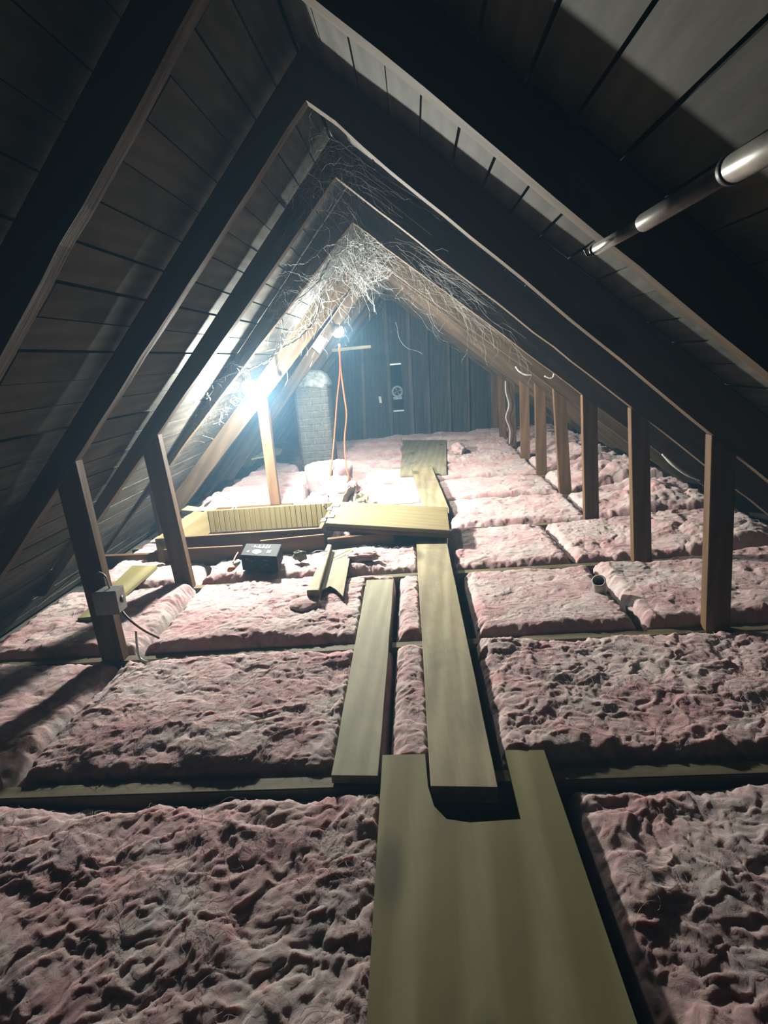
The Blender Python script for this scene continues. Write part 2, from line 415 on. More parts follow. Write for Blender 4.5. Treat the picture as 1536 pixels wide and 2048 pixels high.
# rafters --------------------------------------------------------------
ORD = {-1: 'nearest', 0: 'second', 1: 'third', 2: 'fourth', 3: 'fifth', 4: 'sixth', 5: 'seventh', 6: 'eighth', 7: 'ninth', 8: 'tenth'}
EXT = {('R', -1): 'with the silver pole resting on it', ('R', 0): 'pale edge meeting the nearest right stud', ('L', 0): 'meeting the junction-box stud with its edge',
       ('L', 1): 'with lit roof boards showing beside it', ('L', 2): 'just in front of the lower bulb', ('L', 3): 'lit brown beside the lower bulb', ('L', 4): 'in front of the upper bulb',
       ('L', 5): 'carrying the white outlet plate', ('R', 3): 'with a bent white wire end', ('R', 4): 'with a curved white wire end'}
for k in range(-1, 9):
    y = YK(k) - (.03 if k == 8 else 0)
    ax_, az_ = apex(k)
    for side in 'RL':
        u = uR if side == 'R' else uL; sh = sheR if side == 'R' else sheL
        zt = min(RIDGE.z-SLR*(ax_-RIDGE.x), RIDGE.z+SLL*(ax_-RIDGE.x)) - .003
        z0 = .004
        U1 = (u(k, z0), z0); S1x = sh(z0)+(-.003 if side == 'R' else .003)
        z1 = ZA+OFF*(cR if side == 'R' else 1.05*cL)
        poly = [(ax_, y, az_), (U1[0], y, z0), (S1x, y, z0), (ax_, y, zt)]
        lab = '%s rafter from the camera on the %s slope' % (ORD[k], 'right' if side == 'R' else 'left')
        if (side, k) in EXT: lab += ', '+EXT[(side, k)]
        words = lab.split()
        if len(words) > 16: lab = ' '.join(words[:16])
        # subdivide along the length for a slightly crooked sawn edge
        n = 26; vv = []; side_off = random.uniform(-.001, .001)
        lo = [Vector(poly[0]).lerp(Vector(poly[1]), i/n) for i in range(n+1)]
        hi = [Vector(poly[3]).lerp(Vector(poly[2]), i/n) for i in range(n+1)]
        seed = 13.7*k+(5 if side == 'L' else 0)
        nr = Vector((SLR if side == 'R' else -SLL, 0, 1)).normalized()
        lo = [p + nr*(.004*mnoise.noise(Vector((i*.45, seed, 0)))+(.004 if mnoise.noise(Vector((i*1.7, seed, 9))) > .45 else 0)) for i, p in enumerate(lo)]
        V4 = []; F = []
        for i in range(n+1):
            wob = Vector((0, .0015*mnoise.noise(Vector((i*.3, seed, 4))), 0))
            V4 += [lo[i]+wob, lo[i]+wob+Vector((0, TH, 0)), hi[i]+Vector((0, TH, 0)), hi[i]]
        for i in range(n):
            for j in range(4):
                F.append([i*4+j, i*4+(j+1) % 4, (i+1)*4+(j+1) % 4, (i+1)*4+j])
        F += [[0, 1, 2, 3], [n*4+j for j in (3, 2, 1, 0)]]
        meta(mk('rafter', RAFT, V4, F, xdir=Vector(poly[1])-Vector(poly[0]), zhint=nr, origin=poly[0]), lab, 'rafter',
             'rafters of the %s slope' % ('right' if side == 'R' else 'left'))

# knee wall studs --------------------------------------------------------
def stud(side, k, ztop_in, xb, wdt, label, group, xin=None, zb=.002, ypos=None):
    """camera-facing board; inner edge from (xin, ztop) to (xb, zb)"""
    y = (YK(k) if ypos is None else ypos) - (.03 if k == 8 else 0)
    u = uR if side == 'R' else uL; s = 1 if side == 'R' else -1
    xi = u(k, ztop_in) if xin is None else xin
    xo = xi+s*wdt
    # outer top sits on the rafter underside too
    lo, hi = -.2, 1.5
    for _ in range(40):
        m_ = (lo+hi)/2
        if (u(k, m_)-xo)*s > 0: lo = m_
        else: hi = m_
    poly = [(xb, y, zb), (xi, y, ztop_in-.003), (xo, y, lo-.003), (xb+s*wdt, y, zb)]
    return meta(prism('knee_wall_stud', STUD, poly, (0, TH, 0), xdir=Vector(poly[1])-Vector(poly[0]), zhint=(0, -1, 0), bevel=.0015), label, 'stud', group)
def xz(px, py, k): p = aty(px, py, YK(k)); return p.x, p.z
RS = {0: (1424, 868, 1412, 'nearest right-hand stud, its pale edge on the third row of batts'), 1: (1262, 814, 1268, 'second right-hand stud from the camera'),
      2: (1165, 789, 1170, 'third right-hand stud from the camera'), 3: (1107, 777, 1120, 'fourth right-hand stud from the camera'),
      4: (1070, 768, 1074, 'fifth right-hand stud from the camera'), 5: (1040, 764, 1043, 'sixth right-hand stud from the camera'),
      6: (1013, 759, 1018, 'seventh right-hand stud, with a loose white cable along it'), 7: (994, 753, 1000, 'eighth right-hand stud from the camera'),
      8: (980, 748, 984, 'farthest right-hand stud, against the gable wall')}
for k, (tx, ty, bx, lab) in RS.items():
    p = aty(tx, ty, YK(k)); b_ = atz(bx, 1268 if k == 0 else 1000, 0)
    # bottom: point on floor at this frame whose picture column is bx
    lo, hi = -2, 3
    for _ in range(40):
        m_ = (lo+hi)/2; q = Vector((m_, YK(k), 0))-CP; c = 768+F_PX*q.dot(CR)/q.dot(CF)
        if c < bx: lo = m_
        else: hi = m_
    zt = p.z if k < 4 else ZA-SLR*(p.x-XA)
    stud('R', k, zt, lo, .070, lab, 'studs of the right knee wall', xin=uR(k, zt))
GL = 'studs of the left knee wall'
stud('L', -1, .64, -.985, .070, 'nearest left-hand stud, only its dark foot showing at the left edge', GL)
a = xz(150, 920, 0); b_ = xz(248, 1325, 0); stud('L', 0, a[1], b_[0], .072, 'left-hand stud carrying the metal junction box', GL)
a = xz(315, 868, 1); b_ = xz(390, 1200, 1); stud('L', 1, a[1], b_[0], .072, 'left-hand stud standing left of the black box', GL)
a = xz(532, 797, 3); b_ = xz(556, 980, 3); stud('L', 3, a[1], b_[0], .060, 'orange-brown stud right under the lower bulb', GL, zb=.052)
a = xz(307, 975, 2); stud('L', 2, uL and (lambda zz: zz)(.36), -1.325, .055, 'short stud behind the left end of the hatch box', GL, xin=uL(2, .36))
for k in (4, 5, 6, 7, 8):
    if k == 5: continue
    stud('L', k, .60, -1.03, .065, {4: 'left-hand stud behind the pale panel, first beyond the hatch', 6: 'left-hand stud beside the chimney back', 7: 'left-hand stud last but one before the gable', 8: 'left-hand stud against the gable wall'}[k], GL)

# gable studs ------------------------------------------------------------
def gstud(pxt, pyt, pxb, pyb, wd, lab):
    p = aty(pxt, pyt, YBACK-.05); q = aty(pxb, pyb, YBACK-.05)
    x = (p.x+q.x)/2 if abs(p.x-q.x) < .03 else q.x; z1 = min(RIDGE.z-SLR*(x+wd-RIDGE.x), RIDGE.z+SLL*(x-RIDGE.x))-.01
    z1 = min(z1, RIDGE.z-SLR*(x-RIDGE.x)-.01)
    x0 = p.x + (q.x-p.x)*(z1-p.z)/(q.z-p.z) if abs(p.z-q.z) > .1 else x
    meta(prism('gable_stud', GSTUD, [(q.x, YBACK-.05, .0), (q.x+wd, YBACK-.05, .0), (x0+wd, YBACK-.05, z1-(SLR*wd if x > RIDGE.x else 0)), (x0, YBACK-.05, z1-(0 if x > RIDGE.x else 0))],
               (0, .05, 0), xdir=(0, 0, 1), zhint=(0, -1, 0), bevel=.0015), lab, 'stud', 'upright studs on the gable wall')
gstud(766, 620, 780, 858, .036, 'gable stud on the left of the vent, cobwebs on it')
gstud(812, 640, 822, 855, .036, 'gable stud on the right of the vent')
gstud(850, 680, 856, 852, .030, 'gable stud, first to the right of the vent studs')
gstud(893, 690, 897, 850, .030, 'gable stud, second to the right of the vent studs')
gstud(932, 720, 934, 848, .030, 'gable stud, third to the right of the vent studs')
gstud(722, 720, 728, 880, .030, 'gable stud seen right of the orange cord')
gstud(560, 800, 566, 900, .036, 'gable stud just left of the chimney')
gstud(536, 830, 545, 910, .036, 'gable stud between the chimney and the under-bulb stud')
# ------------------------------------------------------------------ noise for insulation
def _hash(ix, iy, s):
    h = (ix.astype(np.int64)*374761393 + iy.astype(np.int64)*668265263 + s*1442695) & 0xffffffff
    h = ((h ^ (h >> 13))*1274126177) & 0xffffffff
    return (h ^ (h >> 16)) & 0xffffffff
def perlin(x, y, s=0):
    ix, iy = np.floor(x), np.floor(y); fx, fy = x-ix, y-iy
    u, v = fx*fx*fx*(fx*(fx*6-15)+10), fy*fy*fy*(fy*(fy*6-15)+10)
    def g(a, b, dx, dy):
        t = _hash(ix+a, iy+b, s)/4294967296.0*2*np.pi
        return np.cos(t)*dx+np.sin(t)*dy
    n00, n10, n01, n11 = g(0, 0, fx, fy), g(1, 0, fx-1, fy), g(0, 1, fx, fy-1), g(1, 1, fx-1, fy-1)
    return ((n00*(1-u)+n10*u)*(1-v)+(n01*(1-u)+n11*u)*v)*1.5
def fbm(x, y, o=4, s=0, g=.5):
    r = 0; a = 1
    for i in range(o): r = r+a*perlin(x*2**i, y*2**i, s+i*17); a *= g
    return r
def ridge(x, y, o=3, s=0):
    r = 0; a = 1
    for i in range(o): r = r+a*(1-2*np.abs(perlin(x*2**i, y*2**i, s+i*29))); a *= .5
    return r/1.75
def billow(x, y, o=3, s=0):
    r = 0; a = 1; t = 0
    for i in range(o): r = r+a*np.abs(perlin(x*2**i, y*2**i, s+i*29)); t += a; a *= .55
    return r/t*2
def sstep(a, b, x): t = np.clip((x-a)/(b-a), 0, 1); return t*t*(3-2*t)

PRESS = []   # (quad xy points, bottom z)
def press(top, zbot, grow=.006):
    c = sum((Vector(p) for p in top), Vector())/len(top)
    PRESS.append(([((Vector(p)-c)*(1+grow/.1*.3)+c) for p in top], zbot))
def poly_dist(px, py, poly):
    """signed distance (approx, convex, + inside)"""
    d = np.full(px.shape, 1e9); n = len(poly)
    area = sum(poly[i].x*poly[(i+1) % n].y-poly[(i+1) % n].x*poly[i].y for i in range(n)); sg = 1 if area > 0 else -1
    for i in range(n):
        a, b = poly[i], poly[(i+1) % n]; ex, ey = b.x-a.x, b.y-a.y; L = math.hypot(ex, ey)
        d = np.minimum(d, sg*(ex*(py-a.y)-ey*(px-a.x))/L)
    return d
def batt(x0, x1, y0, y1, label, seed, top=.030, amp=1.0, res=.006, group=None, slant=(0, 0), edge=.045, outer=0, smoothness=0, lows=()):
    nx = max(8, int((x1-x0)/res)); ny = max(8, int((y1-y0)/res))
    X, Y = np.meshgrid(np.linspace(x0, x1, nx), np.linspace(y0, y1, ny))
    s = seed*101
    wx = .05*fbm(X*7, Y*7, 3, s+1); wy = .05*fbm(X*7+9, Y*7+3, 3, s+2)
    A, B = X+wx, Y+wy
    h = .020*fbm(A*2.6, B*2.6, 3, s+3)
    h = h+.013*(billow(A*6.5, B*6.5, 4, s+4)-.35)*(1-smoothness*.4)
    rot = .7+.5*perlin(X*1.5, Y*1.5, s+9)
    ca, sa = np.cos(rot), np.sin(rot)
    U, W = (A*ca+B*sa), (-A*sa+B*ca)
    h = h+.0075*(billow(A*19+1.2*perlin(A*9, B*9, s+31), B*19, 3, s+5)-.35)*(1-smoothness*.3)
    h = h+.0045*sstep(-.2, .4, perlin(X*3, Y*3, s+77))*ridge(U*11, W*40, 3, s+7)
    h = h+.0028*fbm(A*70, B*70, 3, s+8)
    holes = sstep(.38, .75, perlin(A*4.3, B*4.3, s+21)+.35*perlin(A*14, B*14, s+22))
    h = h*amp*.62-.008*holes*amp*(1-smoothness)
    if outer: h = h+outer*sstep(.85, 1.25, np.abs(X))*(.6+.8*np.abs(fbm(A*3.5, B*3.5, 3, s+40)))
    jag = .010*fbm(X*9, Y*9, 3, s+11)+.005*fbm(X*40, Y*40, 2, s+12)
    de = np.minimum(np.minimum(X-x0, x1-X), np.minimum(Y-y0, y1-Y))
    e = np.clip((de+jag*sstep(0, .02, de))/edge, 0, 1)
    e = np.sqrt(np.clip(1-(1-e)**2, 0, 1))
    zt = top-.018+h+slant[0]*(X-x0)/(x1-x0)+slant[1]*(Y-y0)/(y1-y0)
    Z = -.045+(zt+.045)*e
    for q, zb in PRESS:
        d = poly_dist(X, Y, q)
        lim = zb-.004+np.clip(-d, 0, 1)*3.0
        Z = np.where(d > -.03, np.minimum(Z, lim), Z)
    for q, zb in lows:
        d = poly_dist(X, Y, q); Z = np.where(d > -.02, np.minimum(Z, zb+np.clip(-d, 0, 1)*3), Z)
    # never push through the roof slopes
    roof = np.minimum(ZA-SLR*(X-XA), ZA+SLL*(X-XA))-.012
    Z = np.minimum(Z, np.maximum(roof, -.14))
    ins = sstep(0, .02, de)
    X2 = X+ins*.006*fbm(X*30, Y*30, 2, s+13); Y2 = Y+ins*.006*fbm(X*30+5, Y*30, 2, s+14)
    V = np.stack([X2, Y2, Z], -1).reshape(-1, 3)
    idx = np.arange(nx*ny).reshape(ny, nx)
    q = np.stack([idx[:-1, :-1], idx[:-1, 1:], idx[1:, 1:], idx[1:, :-1]], -1).reshape(-1, 4)
    ring = np.concatenate([idx[0, :], idx[1:, -1], idx[-1, -2::-1], idx[-2:0:-1, 0]])
    base = V[ring].copy(); base[:, 2] = -.148
    n0 = len(V); V = np.concatenate([V, base]); r = len(ring)
    j = np.arange(r); sk = np.stack([ring, n0+j, n0+(j+1) % r, ring[(j+1) % r]], -1)
    me = bpy.data.meshes.new('insulation_batt'); o = (x0+x1)/2, (y0+y1)/2
    V[:, 0] -= o[0]; V[:, 1] -= o[1]
    me.from_pydata(V.tolist(), [], q.tolist()+sk.tolist()+[list((n0+j)[::-1])])
    me.update()
    for p in me.polygons: p.use_smooth = True
    me.materials.append(INSUL)
    ob = bpy.data.objects.new('insulation_batt', me); COL.objects.link(ob); ob.location = (o[0], o[1], 0)
    meta(ob, label, 'insulation', group or 'pink fibreglass batts between the joists')
    bpy.context.view_layer.update()
    # loose fibres
    return ob, (X2, Y2, Z)
def wisps(ob, grid, count, seed, L=(.02, .07), r=.0004):
    """fine loose strands lying on and curling off one batt"""
    X, Y, Z = grid; rg = random.Random(seed); ny, nx = Z.shape; V, F = [], []
    for _ in range(count):
        i, j = rg.randrange(8, ny-8), rg.randrange(8, nx-8)
        if Z[i, j] < .0: continue
        p = Vector((X[i, j], Y[i, j], Z[i, j]+.001)); a = rg.uniform(0, 6.28); path = [p.copy()]
        ln = rg.uniform(*L); st = 9; curl = rg.uniform(-.5, .5); lift = rg.uniform(0, .35)
        for t in range(st):
            a += curl+rg.uniform(-.3, .3)
            p = p+Vector((math.cos(a), math.sin(a), 0))*(ln/st)
            jx = int(np.clip(np.interp(p.x, [X[0, 0], X[0, -1]], [0, nx-1]), 0, nx-1)); iy = int(np.clip(np.interp(p.y, [Y[0, 0], Y[-1, 0]], [0, ny-1]), 0, ny-1))
            path.append(Vector((p.x, p.y, Z[iy, jx]+.001+lift*.03*math.sin(math.pi*(t+1)/(st+1)))))
        v, f = tube_geo(path, lambda t: r*(1-.7*t), 3, False); k = len(V); V += v; F += [[q+k for q in ff] for ff in f]
    if not V: return
    o = mk('loose_fibres', WISP, V, F, parent=ob, origin=ob.location, recalc=False)
    o['kind'] = 'stuff'

# ------------------------------------------------------------------ boards (defined first: they press the insulation down)
# yellow plywood with the notch
ZP = .026
notch = [atz(850, 1508, ZP), atz(856, 1572, ZP), atz(868, 1612, ZP), atz(893, 1638, ZP), atz(940, 1645, ZP), atz(1043, 1638, ZP), atz(1010, 1500, ZP)]
P0, P1 = atz(765, 1510, ZP), atz(1088, 1500, ZP)
N0, N1 = Vector((-.118, .34, ZP)), Vector((.232, .34, ZP))
N0 = P0+(atz(733, 2048, ZP)-P0)*1.35; N1 = P1+(atz(1275, 2048, ZP)-P1)*1.35
outline = [N0, N1, P1] + notch[::-1] + [P0]
slab_o = prism('plywood_board', PLY, outline, (0, 0, -.018), xdir=P0-N0, zhint=(0, 0, 1))
meta(slab_o, 'wide yellow plywood board in the foreground with a rectangular notch cut out', 'board')
press([N0, N1, P1, P0], ZP-.02)
# main plank
def board(name, mat, quad, zt, th, label, cat='plank', group=None, crook=.002, pr=True, zs=None, nseg=22):
    """quad of picture corners on height zt: near-left, near-right, far-right, far-left"""
    Q = [atz(px, py, (zs[i] if zs else zt)) for i, (px, py) in enumerate(quad)]
    V, F = [], []; sd = random.random()*50
    for i in range(nseg+1):
        t = i/nseg; a = Q[0].lerp(Q[3], t); b = Q[1].lerp(Q[2], t); w_ = (b-a).normalized()
        a = a+w_*crook*mnoise.noise(Vector((t*6, sd, 0))); b = b+w_*crook*mnoise.noise(Vector((t*6, sd, 7)))
        cup = .0015*mnoise.noise(Vector((t*3, sd, 3)))
        ch = .0012
        V += [a+Vector((0, 0, cup-ch)), a+w_*ch+Vector((0, 0, cup)), b-w_*ch+Vector((0, 0, cup)), b+Vector((0, 0, cup-ch)), b+Vector((0, 0, cup-th)), a+Vector((0, 0, cup-th))]
    for i in range(nseg):
        for j in range(6): F.append([i*6+j, i*6+(j+1) % 6, (i+1)*6+(j+1) % 6, (i+1)*6+j])
    F += [[5, 4, 3, 2, 1, 0], [nseg*6+j for j in range(6)]]
    o = mk(name, mat, V, F, xdir=Q[3]-Q[0], zhint=(0, 0, 1))
    if pr: press(Q, min(q.z for q in Q)-th)
    return meta(o, label, cat, group)
board('plank', PLANK, [(862, 1572), (996, 1574), (892, 1076), (832, 1080)], .045, .037, 'long weathered walking plank ending over the plywood notch', group='walking planks along the attic')
board('plank', PLANKG, [(662, 1550), (757, 1551), (788, 1158), (733, 1160)], .024, .020, 'narrower grey-green plank lying left of the long walking plank', group='walking planks along the attic')
board('plank', PLANK, [(848, 1013), (898, 1016), (862, 930), (822, 932)], .062, .03, 'far walking plank between the hatch lid and the far plywood', group='walking planks along the attic')
board('plywood_board', PLANKG, [(800, 950), (893, 946), (893, 880), (806, 880)], .035, .015, 'square plywood sheet at the far end of the walkway', 'board')
# loose plank at left, behind the junction box stud
board('plank', PLY, [(155, 1236), (196, 1232), (314, 1131), (264, 1131)], .045, .015, 'short pale board lying slanted behind the junction-box stud')
# ------------------------------------------------------------------ hatch box
hb = empty('hatch_box', (-.86, 2.9, 0), 'wooden box around the ceiling hatch with grooved inner wall and open lid', 'hatch')
zt = .125
x0, x1, y0, y1 = -1.285, -.478, 2.635, 3.135
def part(name, mat, *a, **k): return box(name, mat, *a, parent=hb, **k)
part('front_board', EDGE, x0+.085, x1, y0, y0+.02, -.0, zt)
part('end_board', LID, x0, x0+.083, y0, y1+.02, 0, zt)
part('end_board', EDGE, x1-.018, x1, y0+.021, y1, 0, zt)
# grooved back wall
V, F = [], []
n = 24; bw = (x1-.02-(x0+.085))/n; xx = x0+.085
prof = []
for i in range(n):
    a = xx+i*bw; prof += [(a, 0.004), (a+.003, 0), (a+bw-.003, 0), (a+bw, .004)]
prof += [(xx+n*bw, .019), (xx, .019)]
tilt = .03
poly = [Vector((p[0], y1+p[1], 0)) for p in prof]
prism('beadboard_panel', BEAD, poly, (0, tilt*0, zt), parent=hb, xdir=(0, 0, 1), zhint=(0, -1, 0))
part('back_board', EDGE, x0+.085, x1-.02, y1+.0192, y1+.034, 0, zt-.003)
# lid flipped open to the right, hinged on the right wall
lq = [atz(668, 1008, zt+.022), atz(893, 1014, .118), atz(900, 1060, .105), atz(655, 1050, zt+.012)]
lq = [Vector((-.468, 3.09, zt+.018)), atz(894, 1014, .115), atz(900, 1061, .100), Vector((-.462, 2.66, zt+.018))]
lid = prism('lid', LID, lq, (0, 0, -.019), parent=hb, xdir=lq[1]-lq[0], zhint=(0, 0, 1), bevel=.002)
le = [Vector(p)+Vector((0, 0, -.0195)) for p in (lq[3], lq[2], lq[2].lerp(lq[1], .06), lq[3].lerp(lq[0], .06))]
prism('batten', EDGE, le, (0, 0, -.018), parent=lid, xdir=lq[2]-lq[3], bevel=.001)
for yy in (2.78, 3.0):
    h = prism('hinge', HINGE, [(-.502, yy-.03, zt+.0015), (-.478, yy-.03, zt+.0015), (-.478, yy+.03, zt+.0015), (-.502, yy+.03, zt+.0015)], (0, 0, .002), parent=hb)
    lathe('hinge_pin', METAL, [(.0045, -.03), (.0045, .03)], (-.472, yy, zt+.018), (0, 1, 0), 12, parent=h)
    prism('hinge_leaf', HINGE, [(-.466, yy-.03, zt+.019), (-.435, yy-.03, zt+.0185), (-.435, yy+.03, zt+.0185), (-.466, yy+.03, zt+.019)], (0, 0, .002), parent=h)
press([Vector((x0-.02, y0-.04, 0)), Vector((x1+.01, y0-.04, 0)), Vector((x1+.01, y1+.04, 0)), Vector((x0-.02, y1+.04, 0))], -.06)
press([Vector((-.47, 2.5, 0)), Vector((.14, 2.46, 0)), Vector((.14, 2.95, 0)), Vector((-.47, 3.12, 0))], .045)
# header boards in front of the hatch
def hdr(ax, ay, bx, by, z, h, th, lab, mat=EDGE):
    A, B = atz(ax, ay, z), atz(bx, by, z); d = (B-A).normalized(); nrm = Vector((-d.y, d.x, 0))
    o = prism('header_board', mat, [A, B, B+nrm*th, A+nrm*th], (0, 0, -h), xdir=d, bevel=.0015)
    press([A-nrm*.004, B-nrm*.004, B+nrm*th, A+nrm*th], z-h)
    return meta(o, lab, 'board', 'boards on edge in front of the hatch box')
hdr(326, 1100, 484, 1092, .093, .09, .016, 'board on edge with a bright top, behind the black box on its left')
hdr(520, 1082, 648, 1069, .104, .10, .014, 'board on edge between the black box and the hinge corner')
hdr(655, 1079, 786, 1064, .086, .085, .030, 'board on edge below the open hatch lid')
hdr(196, 1113, 322, 1108, .045, .07, .03, 'board on edge at the left foot of the hatch box')
# boards right of the black box
QN = [atz(613, 1181, .082), atz(637, 1180, .082), atz(663, 1089, .082), atz(655, 1088, .082)]
meta(prism('wooden_batten', PLANK, QN, (0, 0, -.052), xdir=QN[2]-QN[1], bevel=.002), 'narrow upright batten right of the black box', 'batten')
press(QN, .028)
QW = [atz(641, 1181, .052), atz(660, 1172, .052), atz(671, 1178, .052), atz(686, 1192, .052), atz(703, 1096, .052), atz(662, 1101, .052)]
meta(prism('plywood_scrap', PLANK, QW, (0, 0, -.006), xdir=QW[4]-QW[3], bevel=.0), 'thin crinkled plywood scrap with a torn V-shaped end beside the batten', 'board')
press([QW[0], QW[3], QW[4], QW[5]], .040)
# boards behind hatch, under the stud
def low(ax, ay, bx, by, z, h, th, lab):
    A, B = atz(ax, ay, z), atz(bx, by, z); d = (B-A).normalized(); nrm = Vector((-d.y, d.x, 0))
    press([A, B, B+nrm*th, A+nrm*th], z-h)
    return meta(prism('wooden_block', EDGE, [A, B, B+nrm*th, A+nrm*th], (0, 0, -h), xdir=d, bevel=.002), lab, 'board', 'timber pieces behind the hatch box')
A, B = Vector((-1.28, 3.46, .05)), Vector((-.66, 3.44, .05))
meta(box('sole_plate', EDGE, -1.28, -.80, 3.44, 3.53, .003, .05), 'flat timber under the stud below the lower bulb', 'board', 'timber pieces behind the hatch box')
meta(box('wooden_block', PLANK, -.79, -.60, 3.43, 3.52, .003, .045), 'shorter flat timber right of the under-bulb stud', 'board', 'timber pieces behind the hatch box')
for q in ((-1.28, -.60, 3.43, 3.53),): press([Vector((q[0], q[2], 0)), Vector((q[1], q[2], 0)), Vector((q[1], q[3], 0)), Vector((q[0], q[3], 0))], .0)
slabq = [atz(428, 932, .16), atz(560, 906, .16), atz(578, 880, .16), atz(478, 894, .16)]
for i_, j_ in ((0, 1), (3, 2)):      # its left end tucks in under the rafters
    a_, c_ = slabq[i_], slabq[j_]
    if a_.x < -1.385: slabq[i_] = a_.lerp(c_, (-1.385-a_.x)/(c_.x-a_.x))
meta(prism('panel', PLY, slabq, (0, 0, -.012), xdir=slabq[1]-slabq[0], bevel=.001), 'thin pale panel lying at the left behind the under-bulb stud', 'board')
for i, (sx, sy) in enumerate(((-1.40, 4.75), (-1.22, 5.05))):
    pass

# ------------------------------------------------------------------ insulation rows
G = 'pink fibreglass batts between the joists'
def rowy(k): return YK(k)+TH+.004, YK(k+1)-.004
B_ = []
y0_, y1_ = rowy(-2)
B_.append((batt(-1.52, -.02, y0_, y1_, 'shaggy pink insulation filling the lower left corner, left of the yellow plywood', 1, top=.014, amp=1.35, res=.0045, edge=.06), 750))
B_.append((batt(.262, 1.50, y0_, y1_, 'shaggy pink insulation in the lower right corner, right of the yellow plywood', 2, top=.012, amp=1.3, res=.0045, edge=.06), 650))
y0_, y1_ = rowy(-1)
B_.append((batt(-1.52, -1.0, y0_, y1_, 'dim batt at the left edge, outside the nearest left stud', 3, top=.03, amp=.9, res=.006), 60))
B_.append((batt(-.975, -.118, y0_, y1_, 'large batt left of the grey-green plank, second row from the camera', 4, top=.036, amp=1.15, res=.0045, slant=(0, .0)), 420))
B_.append((batt(-.113, .10, y0_, y1_, 'narrow batt between the two planks, second row from the camera', 5, top=.036, amp=.9, res=.0045, smoothness=.5), 40))
B_.append((batt(.132, 1.50, y0_, y1_, 'large fluffy batt right of the long plank, second row from the camera', 6, top=.036, amp=1.3, res=.0045), 420))
y0_, y1_ = rowy(0)
B_.append((batt(-1.52, -.965, y0_, y1_, 'batt left of the junction-box stud and the next stud, third row', 7, top=.045, amp=1.1, res=.006, smoothness=.3), 50))
B_.append((batt(-.945, -.13, y0_, y1_, 'pale mottled batt left of the grey-green plank, third row from the camera', 8, top=.046, amp=1.2, res=.005, smoothness=.6, edge=.04), 120))
B_.append((batt(-.115, .10, y0_, y1_, 'small batt square between the two planks, third row from the camera', 9, top=.038, amp=.8, res=.005, smoothness=.7), 20))
B_.append((batt(.145, .645, y0_, y1_, 'mottled batt right of the long plank holding the small pipe end nearby', 10, top=.036, amp=.8, res=.005, smoothness=.6), 100))
B_.append((batt(.66, 1.50, y0_, y1_, 'batt around the nearest right-hand stud, third row from the camera', 12, top=.042, amp=1.1, res=.006, outer=.03, smoothness=.4), 90))
y0_, y1_ = rowy(1)
B_.append((batt(-1.50, -.99, y0_, y1_-.3+.26, 'batt left of the stud beside the black box, under the short pale board', 13, top=.035, amp=.9, res=.007), 30))
B_.append((batt(-.97, -.41, y0_, 2.60, 'batt in front of the hatch box with the black box on it', 14, top=.040, amp=1.1, res=.005, slant=(0, .02)), 80))
B_.append((batt(-.40, .01, y0_, 2.62, 'batt between the plywood scrap and the long plank', 15, top=.042, amp=1.1, res=.005, slant=(0, .01)), 60))
B_.append((batt(.11, .60, y0_, y1_, 'batt right of the far end of the long plank, fourth row', 16, top=.034, amp=.95, res=.006), 60))
B_.append((batt(.605, 1.50, y0_, y1_, 'batt around the second right-hand stud, fourth row', 17, top=.034, amp=1.1, res=.006, outer=.05), 60))
y0_, y1_ = rowy(2)
B_.append((batt(-1.48, -1.31, y0_-.25, y1_, 'narrow batt at the left outside of the hatch box', 18, top=.05, amp=1, res=.008), 0))
B_.append((batt(-1.28, -.50, 3.18, 3.425, 'strip of insulation behind the hatch box below the under-bulb stud', 19, top=.035, amp=1, res=.007), 0))
B_.append((batt(-.44, .12, 2.93, y1_, 'insulation behind the open hatch lid', 20, top=.03, amp=1, res=.008), 0))
B_.append((batt(.15, .85, y0_, y1_, 'batt right of the open hatch lid, fifth row', 21, top=.034, amp=.95, res=.007), 0))
B_.append((batt(.86, 1.48, y0_, y1_, 'rumpled batt behind the second right-hand stud under the eave', 22, top=.04, amp=1.2, res=.007, outer=.06), 0))
y0_, y1_ = rowy(3)
B_.append((batt(-1.45, -.80, y0_, y1_, 'insulation behind the under-bulb stud at the left', 23, top=.05, amp=1.5, res=.008, outer=.03), 0))
B_.append((batt(-.79, .03, y0_, y1_, 'insulation around the rolled pink bundle', 24, top=.03, amp=1.3, res=.008), 0))
B_.append((batt(.035, .85, y0_, y1_, 'batt right of the far walking plank, sixth row', 25, top=.034, amp=1, res=.008), 0))
B_.append((batt(.86, 1.48, y0_, y1_, 'rumpled batt behind the third right-hand stud under the eave', 26, top=.04, amp=1.3, res=.008, outer=.07), 0))
y0_, y1_ = rowy(4)
B_.append((batt(-1.45, -.60, y0_, y1_, 'insulation in front of the chimney foot', 27, top=.05, amp=1.6, res=.009), 0))
B_.append((batt(-.59, .85, y0_, y1_, 'insulation under the front of the far plywood sheet, seventh row', 28, top=.035, amp=1.1, res=.009), 0))
B_.append((batt(.86, 1.48, y0_, y1_, 'rumpled batt behind the fourth right-hand stud under the eave', 29, top=.04, amp=1.3, res=.009, outer=.07), 0))
y0_, y1_ = rowy(5)
B_.append((batt(-1.45, -1.035, y0_, y1_, 'insulation left of the chimney under the pale panel', 30, top=.05, amp=1.3, res=.01), 0))
B_.append((batt(-.69, .85, y0_, y1_, 'insulation right of the chimney, eighth row', 31, top=.045, amp=1.6, res=.009), 0))
B_.append((batt(.86, 1.48, y0_, y1_, 'rumpled batt behind the fifth right-hand stud under the eave', 32, top=.04, amp=1.3, res=.01, outer=.06), 0))
y0_, y1_ = rowy(6)
B_.append((batt(-1.45, .85, y0_, y1_, 'insulation row behind the chimney, second from the gable wall', 33, top=.05, amp=1.7, res=.01), 0))
